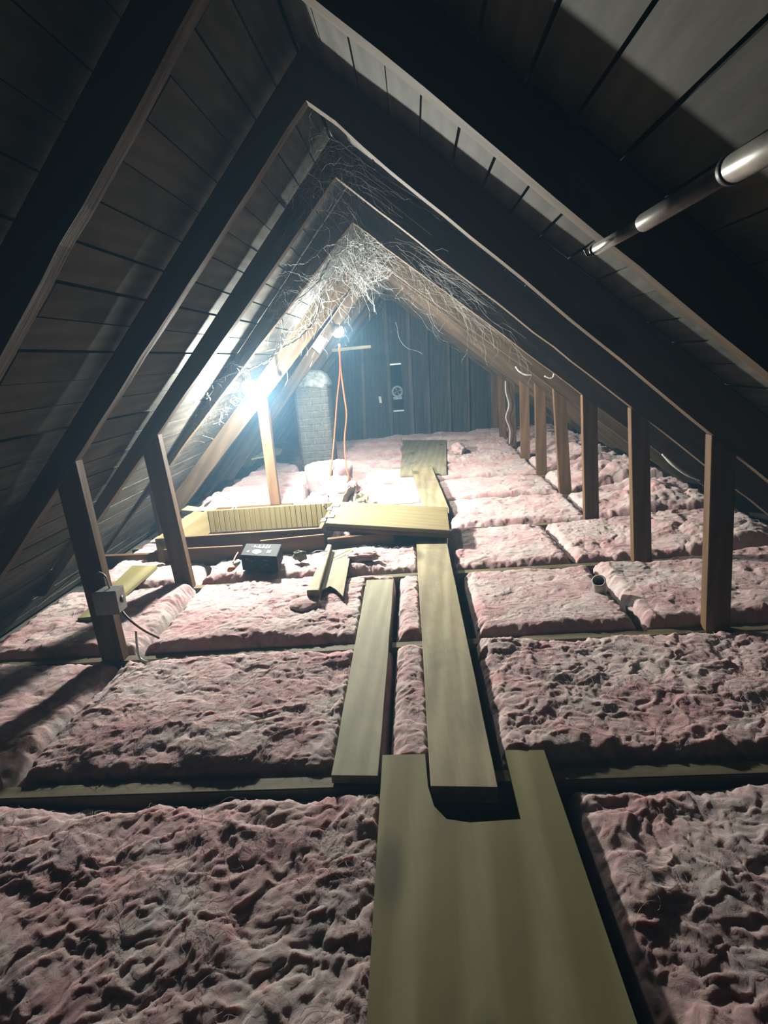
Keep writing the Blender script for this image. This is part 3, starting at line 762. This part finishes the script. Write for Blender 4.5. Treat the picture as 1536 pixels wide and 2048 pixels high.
B_.append((batt(.86, 1.48, y0_, y1_, 'rumpled batt behind the sixth right-hand stud under the eave', 35, top=.04, amp=1.3, res=.011, outer=.05), 0))
y0_, y1_ = YK(7)+TH+.004, YK(8)-.034
B_.append((batt(-1.45, 1.48, y0_, y1_, 'last insulation row along the foot of the gable wall', 34, top=.06, amp=1.7, res=.011), 0))
for i, ((ob, grid), c) in enumerate(B_):
    if c: wisps(ob, grid, int(c*1.5), 100+i, L=(.03, .10), r=.0005 if i > 5 else .00045)

def blob(name, mat, c, r, seed, label, cat, amp=.25, sub=4, flat=None, group=None, kind=None, f=2.2):
    bm = bmesh.new(); bmesh.ops.create_icosphere(bm, subdivisions=sub, radius=1)
    for v in bm.verts:
        n_ = v.co.normalized(); k = 1+amp*mnoise.fractal(n_*f+Vector((seed, 0, 0)), 1.0, 2.0, 5)
        v.co = Vector((n_.x*r[0]*k, n_.y*r[1]*k, n_.z*r[2]*k))
    me = bpy.data.meshes.new(name); bm.to_mesh(me); bm.free()
    for p in me.polygons: p.use_smooth = True
    me.materials.append(mat); o = bpy.data.objects.new(name, me); COL.objects.link(o); o.location = c
    bpy.context.view_layer.update()
    return meta(o, label, cat, group, kind)

# rolled insulation bundle with a flattened oval top
top_c = aty(657, 928, 4.15)
rx, ry = .175, .20
V, F = [], []; seg, rings = 96, 40
prof = [(.0, 0.0), (.35, .004), (.7, .004), (.88, .0), (.96, -.010), (1.0, -.028), (.985, -.06), (.95, -.10), (.92, -.15), (.90, -.20)]
for i, (rr, hh) in enumerate(prof):
    for s in range(seg):
        t = 2*math.pi*s/seg; n3 = Vector((math.cos(t)*1.5, math.sin(t)*1.5, hh*14))
        k = 1+(.05*mnoise.fractal(n3, 1, 2, 4))*(rr if rr < .9 else 1); dz = .012*mnoise.fractal(Vector((math.cos(t)*rr*3, math.sin(t)*rr*3, 4)), 1, 2, 4)
        V.append(Vector((top_c.x+math.cos(t)*rr*k*rx, top_c.y+math.sin(t)*rr*k*ry, top_c.z+hh+dz-.05*math.sin(t)*0)))
for i in range(len(prof)-1):
    for s in range(seg): F.append([i*seg+s, i*seg+(s+1) % seg, (i+1)*seg+(s+1) % seg, (i+1)*seg+s])
F.append([(len(prof)-1)*seg+s for s in range(seg)])
meta(mk('insulation_roll', INSUL, V, F, origin=top_c, smooth=True), 'rolled-up pink insulation bundle with a flat oval top', 'insulation')
blob('insulation_lump', INSUL, aty(676, 975, 3.86)+Vector((0, 0, -.01)), (.125, .10, .085), 3.3, 'crumpled pink insulation lump in front of the rolled bundle', 'insulation', .3)
blob('insulation_lump', INSUL, atz(610, 1208, .040), (.06, .055, .02), 8.1, 'dark pink torn clump below the batten and plywood scrap', 'insulation', .16, f=1.6)
blob('insulation_lump', INSUL, atz(917, 905, .04)+Vector((0, 0, .03)), (.06, .14, .05), 5.1, 'torn pink flap right of the far plywood sheet', 'insulation', .22)
blob('insulation_lump', INSUL, atz(725, 1113, .05), (.07, .03, .022), 6.1, 'pink tuft standing below the right header board', 'insulation', .25)

# ------------------------------------------------------------------ chimney
chx, chy = -1.0, 4.86
ch = empty('chimney', ((-1.0-.72)/2, 5.0, -.14), 'short old masonry chimney stack with a rounded whitish mortar top', 'chimney')
cx0, cx1 = aty(586, 790, chy).x, aty(655, 790, chy).x
ztop = aty(620, 770, chy).z
verts, faces = [], []
nz, seg = 46, 44
for i in range(nz+1):
    z = -.14+(ztop+.14)*i/nz
    for s in range(seg):
        t = 2*math.pi*s/seg; c_, s_ = math.cos(t), math.sin(t); p_ = 7
        q = (abs(c_)**p_+abs(s_)**p_)**(-1/p_)
        jig = 1+.012*mnoise.fractal(Vector((c_*3, s_*3, z*9)), 1, 2, 4)+(.006 if int((z+.14)/.055) % 2 else 0)
        verts.append(Vector(((cx0+cx1)/2+c_*q*(cx1-cx0)/2*jig, chy+.14+s_*q*.14*jig, z)))
for i in range(nz):
    for s in range(seg): faces.append([i*seg+s, i*seg+(s+1) % seg, (i+1)*seg+(s+1) % seg, (i+1)*seg+s])
faces += [list(range(seg))[::-1], [nz*seg+s for s in range(seg)]]
mk('stack', BRICK, verts, faces, parent=ch, origin=((cx0+cx1)/2, chy+.14, 0), smooth=False)
# mortar cap: dome
verts, faces = [], []
zc = ztop-.012; hcap = aty(625, 740, chy).z-ztop
for i in range(12):
    f_ = i/11; rr = math.cos(f_*math.pi/2*.97)**.75; zz = zc+(hcap+.012)*math.sin(f_*math.pi/2)
    for s in range(seg):
        t = 2*math.pi*s/seg; c_, s_ = math.cos(t), math.sin(t); q = (abs(c_)**4+abs(s_)**4)**(-1/4)
        k = rr*(1.03+.07*mnoise.fractal(Vector((c_*2.5, s_*2.5, f_*5)), 1, 2, 5))
        drop = -.05*max(0, mnoise.noise(Vector((c_*2, s_*2, 3))))*(1-f_)
        verts.append(Vector(((cx0+cx1)/2+.01+c_*q*(cx1-cx0)/2*k, chy+.14+s_*q*.145*k, zz+drop)))
for i in range(11):
    for s in range(seg): faces.append([i*seg+s, i*seg+(s+1) % seg, (i+1)*seg+(s+1) % seg, (i+1)*seg+s])
faces += [list(range(seg))[::-1], [11*seg+s for s in range(seg)]]
capm = plain('pale_mortar', (.52, .54, .50), .95, mottled=.6, scale=26)
mk('mortar_cap', capm, verts, faces, parent=ch, origin=((cx0+cx1)/2, chy+.14, zc), smooth=True)['label'] = 'rounded whitish mortar cap'

# ------------------------------------------------------------------ bulbs
def bulb(name, p, base_dir, label, power=1.0):
    bulb_mat = emis('lit_bulb', BULB_COLOR, BULB_STRENGTH*power)
    e = empty(name, p, label, 'lamp')
    d = Vector(base_dir).normalized()
    lathe('bulb', bulb_mat, [(.004, -.042), (.022, -.037), (.035, -.023), (.040, -.004), (.0400, .003)], p, d, 24, parent=e)
    lathe('collar', WHITE, [(.0402, .003), (.0405, .008), (.036, .024), (.024, .038), (.016, .046)], p, d, 24, parent=e)['label'] = 'opaque white collar added to keep bulb light off the roof'  # added behind the glowing dome to shield the nearby roof boards
    s = lathe('socket', WHITE, [(.013, .044), (.017, .046), (.018, .066), (.022, .070), (.022, .078), (.013, .082)], p, d, 24, parent=e)
    s['label'] = 'white lamp socket'
    return e
b1 = bulb('bare_bulb_lamp', BULB1, (-.62, .12, .62), 'lower left lit bare bulb in a white socket beside the fourth left rafter')
box('mounting_plate', WHITE, BULB1.x-.085, BULB1.x-.025, BULB1.y-.03, BULB1.y+.0, BULB1.z+.066, BULB1.z+.078, parent=b1)
b2 = bulb('bare_bulb_lamp', BULB2, (-.5, 0, .75), 'upper lit bare bulb with the orange cord hanging from it', .36)
sw = empty('pull_chain', aty(543, 722, 3.35), 'short white pull cord hanging right of the lower bulb', 'cord')
tube('string', WHITE, [aty(540, 722, 3.35), aty(541, 735, 3.35), aty(544, 752, 3.35)], .005, 8, 4, parent=sw)
lathe('knob', WHITE, [(.003, -.03), (.012, -.02), (.011, -.004), (.004, 0)], aty(545, 750, 3.35), (0, 0, 1), 16, parent=sw)
# outlet plate
pl = aty(627, 683, 4.02)
c4 = [aty(x_+9, y_+3, 4.705) for x_, y_ in ((609, 686), (626, 662), (645, 677), (630, 704))]
pe = empty('outlet_plate', c4[0], 'square white outlet plate fixed to a left rafter beside the upper bulb', 'outlet')
prism('plate', WHITE, c4, (0, -.012, 0), parent=pe, bevel=.002)
cc = sum(c4, Vector())/4
for s_ in (-1, 1):
    q = cc+(c4[1]-c4[0]).normalized()*.018*s_+Vector((0, -.0125, 0))
    lathe('screw', METAL, [(.004, 0), (.004, .002)], q, (0, -1, 0), 12, parent=pe)
# orange cord: doubled, from bulb to plug and to the roll
oc = empty('extension_cord', BULB2, 'orange extension cord hanging in a long loop from the upper bulb', 'cord')
p0 = BULB2+Vector((.004, -.02, -.03))
A = [aty(678, 688, 4.17), aty(680, 740, 4.15), aty(674, 800, 4.1), aty(668, 880, 4.0), aty(660, 962, 3.92)]
Bc = [aty(679, 688, 4.18), aty(681, 735, 4.17), aty(688, 790, 4.1), aty(693, 830, 4.02), aty(689, 880, 3.96), aty(692, 930, 3.90), aty(697, 955, 3.86), aty(690, 968, 3.80), aty(672, 968, 3.84), aty(660, 968, 3.9)]
tube('cord_strand', ORANGE, A, .0052, 8, 8, parent=oc); tube('cord_strand', ORANGE, Bc, .0052, 8, 8, parent=oc)
lathe('plug', ORANGE, [(.006, .035), (.013, .03), (.015, .005), (.013, -.012), (.006, -.016)], aty(659, 972, 3.9), (0, 0, 1), 16, parent=oc)
lathe('outlet_head', YELLOW, [(.010, .0), (.014, -.004), (.014, -.02), (.008, -.026)], aty(659, 972, 3.9)+Vector((0, 0, -.014)), (.1, 0, 1), 16, parent=oc)
meta(tube('thin_wire', CABLE, [aty(659, 980, 3.9), aty(656, 990, 3.8), atz(648, 1000, .08), atz(646, 1012, .13)], .003, 6, 6), 'thin pale wire running from the orange plug to the hatch hinge', 'wire')

# ------------------------------------------------------------------ silver telescoping pole against nearest right rafter
pA = aty(1192, 499, 1.03); pB = aty(1465, 338, .77); pC = aty(1600, 262, .65)
po = empty('telescoping_pole', pA, 'silver telescoping pole leaning up against the nearest right rafter', 'pole')
d = (pB-pA)
p2 = aty(1285, 447, .935)
lathe('pole_tip', DARKM, [(.004, -.012), (.009, -.006), (.009, .0)], pA, (p2-pA), 20, parent=po)
lathe('tube_section', CHROME, [(.0088, 0), (.0088, (p2-pA).length)], pA, (p2-pA), 24, parent=po)
lathe('tube_section', CHROME, [(.0115, 0), (.0125, .004), (.0125, (pB-p2).length)], p2, (pB-p2), 24, parent=po)
lathe('tube_section', CHROME, [(.015, 0), (.016, .004), (.0165, (pC-pB).length+.1)], pB, (pC-pB), 24, parent=po)
lathe('locking_ring', DARKM, [(.0155, -.006), (.0172, -.005), (.0172, .004), (.0155, .005)], pB, (pC-pB), 24, parent=po)
hk = catmull([pA+Vector((0, 0, -.004)), pA+Vector((-.012, 0, -.008)), pA+Vector((-.018, .0, .002))], 5)
v, f = tube_geo(hk, .0022, 8); mk('hook', METAL, v, f, parent=po, smooth=True, recalc=False)

# ------------------------------------------------------------------ junction box
jb = empty('junction_box', (-.96, 1.62, .23), 'grey metal electrical junction box screwed to the nearest full left stud', 'junction box')
jc = aty(215, 1205, 1.615)
jx0, jx1, jz0, jz1 = jc.x-.038, jc.x+.034, jc.z-.036, jc.z+.036
yf = YK(0)-.052
box('box_body', METAL, jx0, jx1, yf, YK(0)-.001, jz0, jz1, parent=jb)
box('cover_plate', METAL, jx0-.002, jx1+.002, yf-.004, yf-.0005, jz0-.002, jz1+.002, parent=jb)
lathe('knockout', DARKM, [(.011, 0), (.011, .0015)], (jx1+.0005, YK(0)-.025, (jz0+jz1)/2), (1, 0, 0), 20, parent=jb)
meta(tube('electrical_cable', BROWNCAB, [Vector((jc.x+.02, YK(0)-.02, jz0)), aty(262, 1242, 1.60), aty(290, 1262, 1.66), atz(318, 1276, .055)], .0035, 8), 'thin brown cable from the junction box down into the insulation', 'cable')
meta(tube('electrical_cable', CABLE, [Vector((jc.x, YK(0)-.02, jz1)), aty(208, 1150, 1.63), aty(180, 1142, 1.70), aty(150, 1150, 1.75), aty(120, 1175, 1.78), atz(75, 1212, .075)], .003, 8), 'thin grey cable looping left from the junction box', 'cable')
meta(tube('electrical_cable', CABLE, [aty(272, 1262, 1.65), aty(274, 1290, 1.65), aty(280, 1316, 1.65), atz(300, 1324, .012), atz(335, 1318, .010)], .0035, 8), 'short pale cable curling at the foot of the junction-box stud', 'cable')

# ------------------------------------------------------------------ black box with white script
bt = .118
t4 = [atz(481, 1110, bt), atz(553, 1113, bt), atz(563, 1088, bt), atz(492, 1087, bt)]
zb_ = .05
bo = empty('cardboard_box', t4[0], 'black product box with white script lying on the batt by the hatch', 'box')
prism('carton', BLACK, t4, (0, 0, zb_-bt), parent=bo, xdir=t4[1]-t4[0], bevel=.002)
U_, W_ = (t4[1]-t4[0]), (t4[3]-t4[0])
def bp(u, v, h=.0012): return t4[0]+U_*u+W_*v+Vector((0, 0, h))
import itertools
scr = [(.20, .70), (.24, .66), (.22, .62), (.27, .64), (.30, .86), (.30, .62), (.33, .74), (.36, .64), (.39, .72), (.42, .62), (.44, .90), (.44, .62), (.49, .74), (.47, .62), (.52, .64), (.56, .90), (.55, .60), (.59, .72), (.61, .62), (.66, .92), (.64, .60), (.69, .66), (.74, .90), (.72, .62), (.77, .66)]
tube('script_lettering', INK, [bp(*q) for q in scr], .0011, 5, 4, parent=bo)
el = [bp(.42+.13*math.cos(t)*1.0, .30+.17*math.sin(t), .0006) for t in [i*2*math.pi/28 for i in range(28)]]
prism('white_oval', INK, el, (0, 0, .0012), parent=bo)
for u in (.70, .76): prism('white_bar', INK, [bp(u, .25, .0006), bp(u+.03, .25, .0006), bp(u+.05, .45, .0006), bp(u+.02, .45, .0006)], (0, 0, .001), parent=bo)
prism('white_bar', INK, [bp(.13, .25, .0006), bp(.19, .25, .0006), bp(.21, .36, .0006), bp(.16, .36, .0006)], (0, 0, .001), parent=bo)
nf = U_.cross(Vector((0, 0, 1))).normalized(); nf = nf if nf.y < 0 else -nf
for u, z_, w_ in ((.12, -.02, .1), (.26, -.028, .07), (.62, -.022, .12), (.66, -.04, .07)):
    a_ = t4[0]+U_*u+nf*.0006+Vector((0, 0, z_)); prism('faded_print', plain('grey_print', (.12, .11, .12), .6), [a_, a_+U_*w_, a_+U_*w_+Vector((0, 0, .006)), a_+Vector((0, 0, .006))], nf*.0008, parent=bo)
# small white and orange tool
tl = empty('caulk_tube', atz(470, 1128, .07), 'small white and orange-red tube lying against the black box', 'tube')
q0, q1, q2 = atz(478, 1122, .085), atz(467, 1134, .075), atz(456, 1142, .068)
lathe('body', WHITE, [(.008, 0), (.011, .004), (.011, (q1-q0).length)], q0, q1-q0, 16, parent=tl)
lathe('cap', REDC, [(.012, 0), (.012, (q2-q1).length*.6), (.006, (q2-q1).length)], q1, q2-q1, 16, parent=tl)
tube('red_cord', REDC, [atz(476, 1105, .10), atz(470, 1115, .095), atz(466, 1126, .085)], .003, 6, 4, parent=tl)
blob('rubble_piece', RUBBLE, atz(600, 1112, .065), (.030, .012, .022), 2.5, 'small grey-green broken piece leaning on the header board', 'debris', .35)
meta(tube('thin_wire', CABLE, [atz(621, 1112, .07), atz(628, 1104, .10), atz(640, 1101, .10), atz(655, 1103, .088)], .002, 6), 'thin pale wire arching over the upright batten', 'wire')
meta(tube('thin_wire', PAPER, [atz(664, 1118, .058), atz(680, 1109, .062), atz(700, 1100, .060)], .0015, 6), 'thin brown string lying on the torn plywood scrap', 'wire')
blob('paper_scrap', PAPER, atz(715, 1172, .022), (.035, .028, .010), 4.2, 'crumpled brown paper scrap between the plywood scrap and grey-green plank', 'paper', .2)
# kraft paper pieces near the bundle
def crumple(name, quad, z, label, seed, amp=.02):
    Q = [atz(*p, z[i]) for i, p in enumerate(quad)]; V, F = [], []; n = 14
    for i in range(n+1):
        for j in range(n+1):
            u, v = i/n, j/n; p = Q[0].lerp(Q[1], u).lerp(Q[3].lerp(Q[2], u), v)
            V.append(p+Vector((0, 0, amp*mnoise.fractal(Vector((u*3, v*3, seed)), 1, 2, 4))))
    for i in range(n):
        for j in range(n): F.append([i*(n+1)+j, (i+1)*(n+1)+j, (i+1)*(n+1)+j+1, i*(n+1)+j+1])
    o = mk(name, PAPER, V, F, smooth=True); md = o.modifiers.new('thick', 'SOLIDIFY'); md.thickness = .002
    return meta(o, label, 'paper')
crumple('kraft_paper', [(706, 1006), (735, 1004), (738, 985), (712, 988)], [.09, .07, .07, .10], 'brown kraft paper flap right of the pink lump', 2)
crumple('kraft_paper', [(680, 1004), (706, 1004), (712, 972), (700, 975)], [.09, .06, .11, .16], 'dark folded kraft paper tucked under the rolled bundle', 6)
# coil of cable
cl = []
for t in range(0, 90):
    a_ = t/89*2*math.pi*3.1; r_ = .085+.012*math.sin(t*.9)
    cl.append(Vector((0, 0, 0))+Vector((math.cos(a_)*r_*1.0, .02*math.sin(a_*.7)+.04*math.sin(a_), math.sin(a_)*r_*.75)))
cc = aty(440, 1012, 3.30)
meta(tube('cable_coil', CABLE, [cc+p for p in cl], .0045, 6, 2), 'loose coil of pale cable standing behind the hatch box', 'cable')
sc_ = [atz(362, 1020, .125), atz(409, 1024, .125), atz(405, 1015, .125), atz(375, 1011, .125)]
meta(prism('wood_scrap', PLANKG, sc_, (0, 0, -.02), bevel=.001), 'small pale wood scrap left of the cable coil', 'board')
# white cable by short left stud
meta(tube('electrical_cable', WHITE, [aty(312, 980, 2.86), aty(318, 985, 2.86), aty(322, 1000, 2.86), aty(327, 1030, 2.86), aty(333, 1052, 2.86)], .005, 8), 'white cable running down beside the short left stud', 'cable')
# white wire ends on right rafters
meta(tube('wire_end', WHITE, [aty(1031, 733, 4.05), aty(1038, 742, 4.05), aty(1050, 749, 4.05), aty(1063, 750, 4.06)], .006, 8), 'curved white cable end on the sixth right rafter', 'wire')
meta(tube('wire_end', WHITE, [aty(1089, 752, 3.46), aty(1100, 756, 3.46), aty(1106, 754, 3.46), aty(1108, 747, 3.46)], .005, 8), 'bent white cable end on the fifth right rafter', 'wire')
meta(tube('electrical_cable', CABLE, [aty(1011, 762, 5.28), aty(1012, 785, 5.26), aty(1018, 810, 5.26), aty(1012, 835, 5.26), aty(1020, 860, 5.26), aty(1019, 888, 5.28)], .007, 8), 'wavy white cable hanging along the seventh right stud', 'cable')
meta(tube('electrical_cable', CABLE, [aty(1324, 908, 2.45), aty(1345, 928, 2.42), aty(1375, 950, 2.40), aty(1402, 962, 2.38)], lambda t: .002+.005*math.sin(math.pi*min(1, t+.1)), 8), 'pale strap drooping behind the nearest right-hand stud', 'cable')
# batten across the far gable
pb0, pb1 = aty(664, 704, 5.29), aty(742, 696, 5.29)
meta(prism('wooden_batten', PLANK, [pb0, pb1, pb1+Vector((0, .03, 0)), pb0+Vector((0, .03, 0))], (0, 0, .026), xdir=pb1-pb0, bevel=.001), 'short pale batten fixed horizontally right of the upper bulb', 'batten')
# pipe end
hc = atz(1198, 1163, .068)
meta(lathe('pipe_end', plain('grey_white_pipe', (1.6, 1.6, 1.4), .7), [(.022, -.06), (.023, .0), (.0235, .006), (.019, .006), (.0185, -.05)], hc, (-.25, -.55, .75), 28), 'small round pipe end poking out of the insulation at right', 'pipe')
lathe_in = lathe('pipe_bore', FELT, [(.0183, -.045), (.0183, -.040)], hc, (-.25, -.55, .75), 20, parent=None)
lathe_in.name = 'pipe_bore'
par = [o for o in bpy.data.objects if o.name.startswith('pipe_end')][0]
mw = lathe_in.matrix_world.copy(); lathe_in.parent = par; lathe_in.matrix_parent_inverse = par.matrix_world.inverted(); lathe_in.matrix_world = mw
# white tag, yellow nut, pull string under the ridge
meta(prism('paper_tag', WHITE, [aty(640, 601, 3.9), aty(651, 607, 3.9), aty(650, 611, 3.9), aty(638, 605, 3.9)], (0, .003, 0)), 'small white tag among the cobwebs above the upper bulb', 'tag')
meta(lathe('wire_nut', YELLOW, [(.004, -.012), (.009, -.004), (.009, .004), (.004, .012)], aty(656, 613, 3.95), (.3, 0, 1), 12), 'tiny yellow wire nut above the upper bulb', 'wire nut')
meta(tube('pull_string', WHITE, [aty(743, 572, 4.9), aty(746, 600, 4.9), aty(749, 624, 4.9)], lambda t: .002+.004*max(0, t-.6)*2, 6), 'thin white string hanging from the ridge before the gable wall', 'string')

# ------------------------------------------------------------------ gable vent
YV = YBACK-.052
v0, v1 = aty(776, 728, YV), aty(812, 822, YV)
ve = empty('gable_vent', (v0.x, YBACK, v1.z), 'dark vent box with plastic-wrapped round fan between two gable studs', 'vent')
fw_ = .012
vx0, vx1, vz0, vz1 = v0.x+.02, v1.x-.02, v1.z, v0.z
box('vent_back', FELT, vx0, vx1, YBACK-.008, YBACK-.001, vz0, vz1, parent=ve)
box('vent_frame', METAL, vx0, vx1, YV, YBACK-.009, vz1-.016, vz1, parent=ve); box('vent_frame', METAL, vx0, vx1, YV, YBACK-.009, vz0, vz0+.016, parent=ve)
vc = Vector(((vx0+vx1)/2, YV+.01, vz0+(vz1-vz0)*.42))
R_ = (vx1-vx0)*.44
ringp = [vc+Vector((math.cos(t)*R_, 0, math.sin(t)*R_)) for t in [i*2*math.pi/32 for i in range(33)]]
v, f = tube_geo(ringp, .014, 10); mk('fan_ring', PLAST, v, f, parent=ve, smooth=True, recalc=False)
for k_ in range(4):
    a_ = k_*math.pi/2+.4; p_ = vc+Vector((math.cos(a_)*R_*.5, .01, math.sin(a_)*R_*.5))
    prism('fan_blade', PLAST, [vc+Vector((0, .01, 0)), vc+Vector((math.cos(a_-.3)*R_*.9, .004, math.sin(a_-.3)*R_*.9)), vc+Vector((math.cos(a_+.3)*R_*.9, .02, math.sin(a_+.3)*R_*.9))], (0, .003, 0), parent=ve)
for zz in (vc.z-R_*1.3, vc.z-R_*1.6): box('louver', PLAST, vx0+.01, vx1-.01, YV, YV+.02, zz, zz+.012, parent=ve)
meta(prism('tape_strip', WHITE, [aty(757, 793, YV), aty(762, 793, YV), aty(764, 806, YV), aty(759, 806, YV)], (0, .004, 0)), 'small white strip of tape on the gable wall left of the vent', 'tape')

# ------------------------------------------------------------------ cobwebs
GC = 'thick dusty cobweb strands near the ridge'
def wob(path, amp, seed):
    return [p+Vector((amp*mnoise.noise(Vector((i*.35, seed, 1))), amp*mnoise.noise(Vector((i*.35, seed, 5))), amp*mnoise.noise(Vector((i*.35, seed, 9))))) for i, p in enumerate(path)]
def c3(x, y): return 380+x*.3385, 380+y*.3385
def strand(pts, ya, yb, r, label, seed, branches=5, bl=.1):
    n = len(pts); P = [aty(*c3(x_, y_), ya+(yb-ya)*i/(n-1)) for i, (x_, y_) in enumerate(pts)]
    path = wob(catmull(P, 10), .006, seed); V, F = tube_geo(path, lambda t: r*(.75+.5*abs(math.sin(t*17+seed))), 5)
    rg = random.Random(seed)
    for b in range(branches):
        i = rg.randrange(2, len(path)-2); p = path[i].copy(); dd = Vector((rg.uniform(-1, 1), rg.uniform(-.6, .6), rg.uniform(-1, .8))).normalized()
        q = [p.copy()]
        for _ in range(8): dd = (dd+Vector((rg.uniform(-.5, .5), rg.uniform(-.5, .5), rg.uniform(-.5, .4)))).normalized(); p = p+dd*bl/8; q.append(p.copy())
        v, f = tube_geo(q, lambda t: r*.45*(1-.6*t), 4); k_ = len(V); V += v; F += [[z+k_ for z in ff] for ff in f]
    o = mk('cobweb_strand', WEB, V, F, recalc=False, smooth=True)
    return meta(o, label, 'cobweb', GC)
strand([(1135, 305), (1040, 312), (960, 325), (880, 370), (820, 430), (780, 510), (700, 600), (615, 660)], 3.0, 2.95, .0030, 'pale cobweb strand arching from the right rafter down left', 1, 6)
strand([(930, 260), (880, 300), (830, 350), (790, 440), (760, 520), (800, 470), (770, 560), (760, 640)], 3.1, 3.2, .0028, 'vertical cobweb strand dropping beside the arching one', 2, 10, .12)
strand([(910, 260), (850, 320), (800, 330), (740, 390), (680, 430), (610, 440), (560, 440)], 2.75, 2.6, .0018, 'thin cobweb strand reaching left to the third left rafter', 3, 12, .09)
strand([(975, 430), (965, 500), (955, 560), (920, 610), (860, 650), (780, 662)], 3.4, 3.3, .0024, 'cobweb strand curling down above the upper bulb', 4, 6)
strand([(560, 480), (620, 490), (680, 520), (720, 540), (760, 530)], 2.65, 2.8, .0015, 'short thin cobweb strand left of the ridge tangle', 5, 8, .08)
strand([(775, 600), (765, 680), (740, 760), (715, 800), (655, 865), (600, 905), (540, 935), (480, 985), (430, 1020), (380, 1045), (320, 1065), (230, 1090)], 3.25, 2.86, .0034, 'long thick cobweb strand running down to the lower bulb', 6, 14, .07)
strand([(230, 1090), (180, 1115), (130, 1140), (95, 1175), (100, 1205), (120, 1240)], 2.86, 2.8, .0030, 'cobweb strand end drooping left of the lower bulb', 7, 6, .05)
strand([(320, 1050), (280, 1035), (235, 1020), (215, 1045), (190, 1030)], 2.86, 2.84, .0022, 'small looping cobweb tuft above the lower bulb', 8, 8, .05)
strand([(545, 830), (600, 832), (680, 825), (735, 780), (800, 735)], 3.15, 3.3, .0024, 'cobweb strand sagging towards the white outlet plate', 9, 4, .06)
strand([(545, 760), (548, 830), (535, 890), (505, 950), (470, 985)], 3.1, 3.0, .0028, 'cobweb strand hanging from the sagging one', 10, 4, .06)
strand([(560, 900), (610, 880), (650, 840), (700, 790), (735, 740), (745, 680)], 3.1, 3.2, .0020, 'cobweb strand climbing back up to the tag', 11, 5, .05)
strand([(1360, 345), (1345, 400), (1330, 430), (1290, 400), (1200, 395), (1100, 400)], 3.0, 3.2, .0012, 'faint cobweb strand across the right rafters', 12, 8, .1)
# fine tangle
def tangle(label, cx, cy, sx, sy, ya, yb, count, seed, r=(.0003, .0009), L=(.05, .22), ang=None):
    rg = random.Random(seed); V, F = [], []
    for _ in range(count):
        px, py = rg.gauss(cx, sx), rg.gauss(cy, sy); y_ = rg.uniform(ya, yb)
        p = aty(px, py, y_)
        if p.z > min(ZA-SLR*(p.x-XA), ZA+SLL*(p.x-XA))-.0: 
            p.z = min(ZA-SLR*(p.x-XA), ZA+SLL*(p.x-XA))-.01
        if ang: dd = Vector((rg.gauss(ang[0], .45), rg.uniform(-.3, .3), rg.gauss(ang[1], .45))).normalized()
        else: dd = Vector((rg.uniform(-1, 1), rg.uniform(-.6, .6), rg.uniform(-1, 1))).normalized()
        n = 9; st = rg.uniform(*L)/n; q = [p.copy()]
        for _ in range(n):
            dd = (dd+Vector((rg.uniform(-.4, .4), rg.uniform(-.3, .3), rg.uniform(-.4, .35)))).normalized(); p = p+dd*st
            lim = min(ZA-SLR*(p.x-XA), ZA+SLL*(p.x-XA))+.02
            if p.z > lim: p.z = lim; dd.z = -abs(dd.z)
            q.append(p.copy())
        rr = rg.uniform(*r); v, f = tube_geo(q, rr, 3, False); k_ = len(V); V += v; F += [[z+k_ for z in ff] for ff in f]
    return meta(mk('cobweb', WEB, V, F, recalc=False), label, 'cobweb', kind='stuff')
tangle('dense matted cobweb tangle under the ridge between the rafters', 715, 490, 26, 42, 2.9, 3.6, 480, 21, (.0004, .0011))
tangle('brightest clump of cobweb at the ridge above the gable', 738, 540, 18, 20, 3.4, 4.0, 200, 22, (.0005, .0013), (.04, .12))
tangle('fine cobweb veil hanging from the ridge to the upper bulb', 640, 545, 40, 55, 2.8, 3.5, 170, 23, (.0003, .0009), (.06, .2), (-.6, -.8))
tangle('faint cobweb veil across the right-hand rafters', 850, 520, 75, 50, 2.3, 3.4, 210, 24, (.0002, .0006), (.08, .3), (.75, -.6))
tangle('faint cobweb haze at the second rafter peak', 665, 300, 40, 50, 1.75, 2.3, 170, 25, (.0002, .0004), (.06, .25))
tangle('small bright cobweb tuft left of the lower bulb', 455, 738, 20, 12, 2.8, 2.95, 70, 26, (.0004, .0009), (.02, .07))
tangle('wispy cobweb left below the lower bulb', 410, 790, 18, 14, 2.5, 2.8, 45, 27, (.0003, .0006), (.03, .08))
tangle('wispy cobweb beside the third left rafter', 560, 565, 22, 16, 2.45, 2.75, 60, 28, (.0003, .0007), (.03, .1))
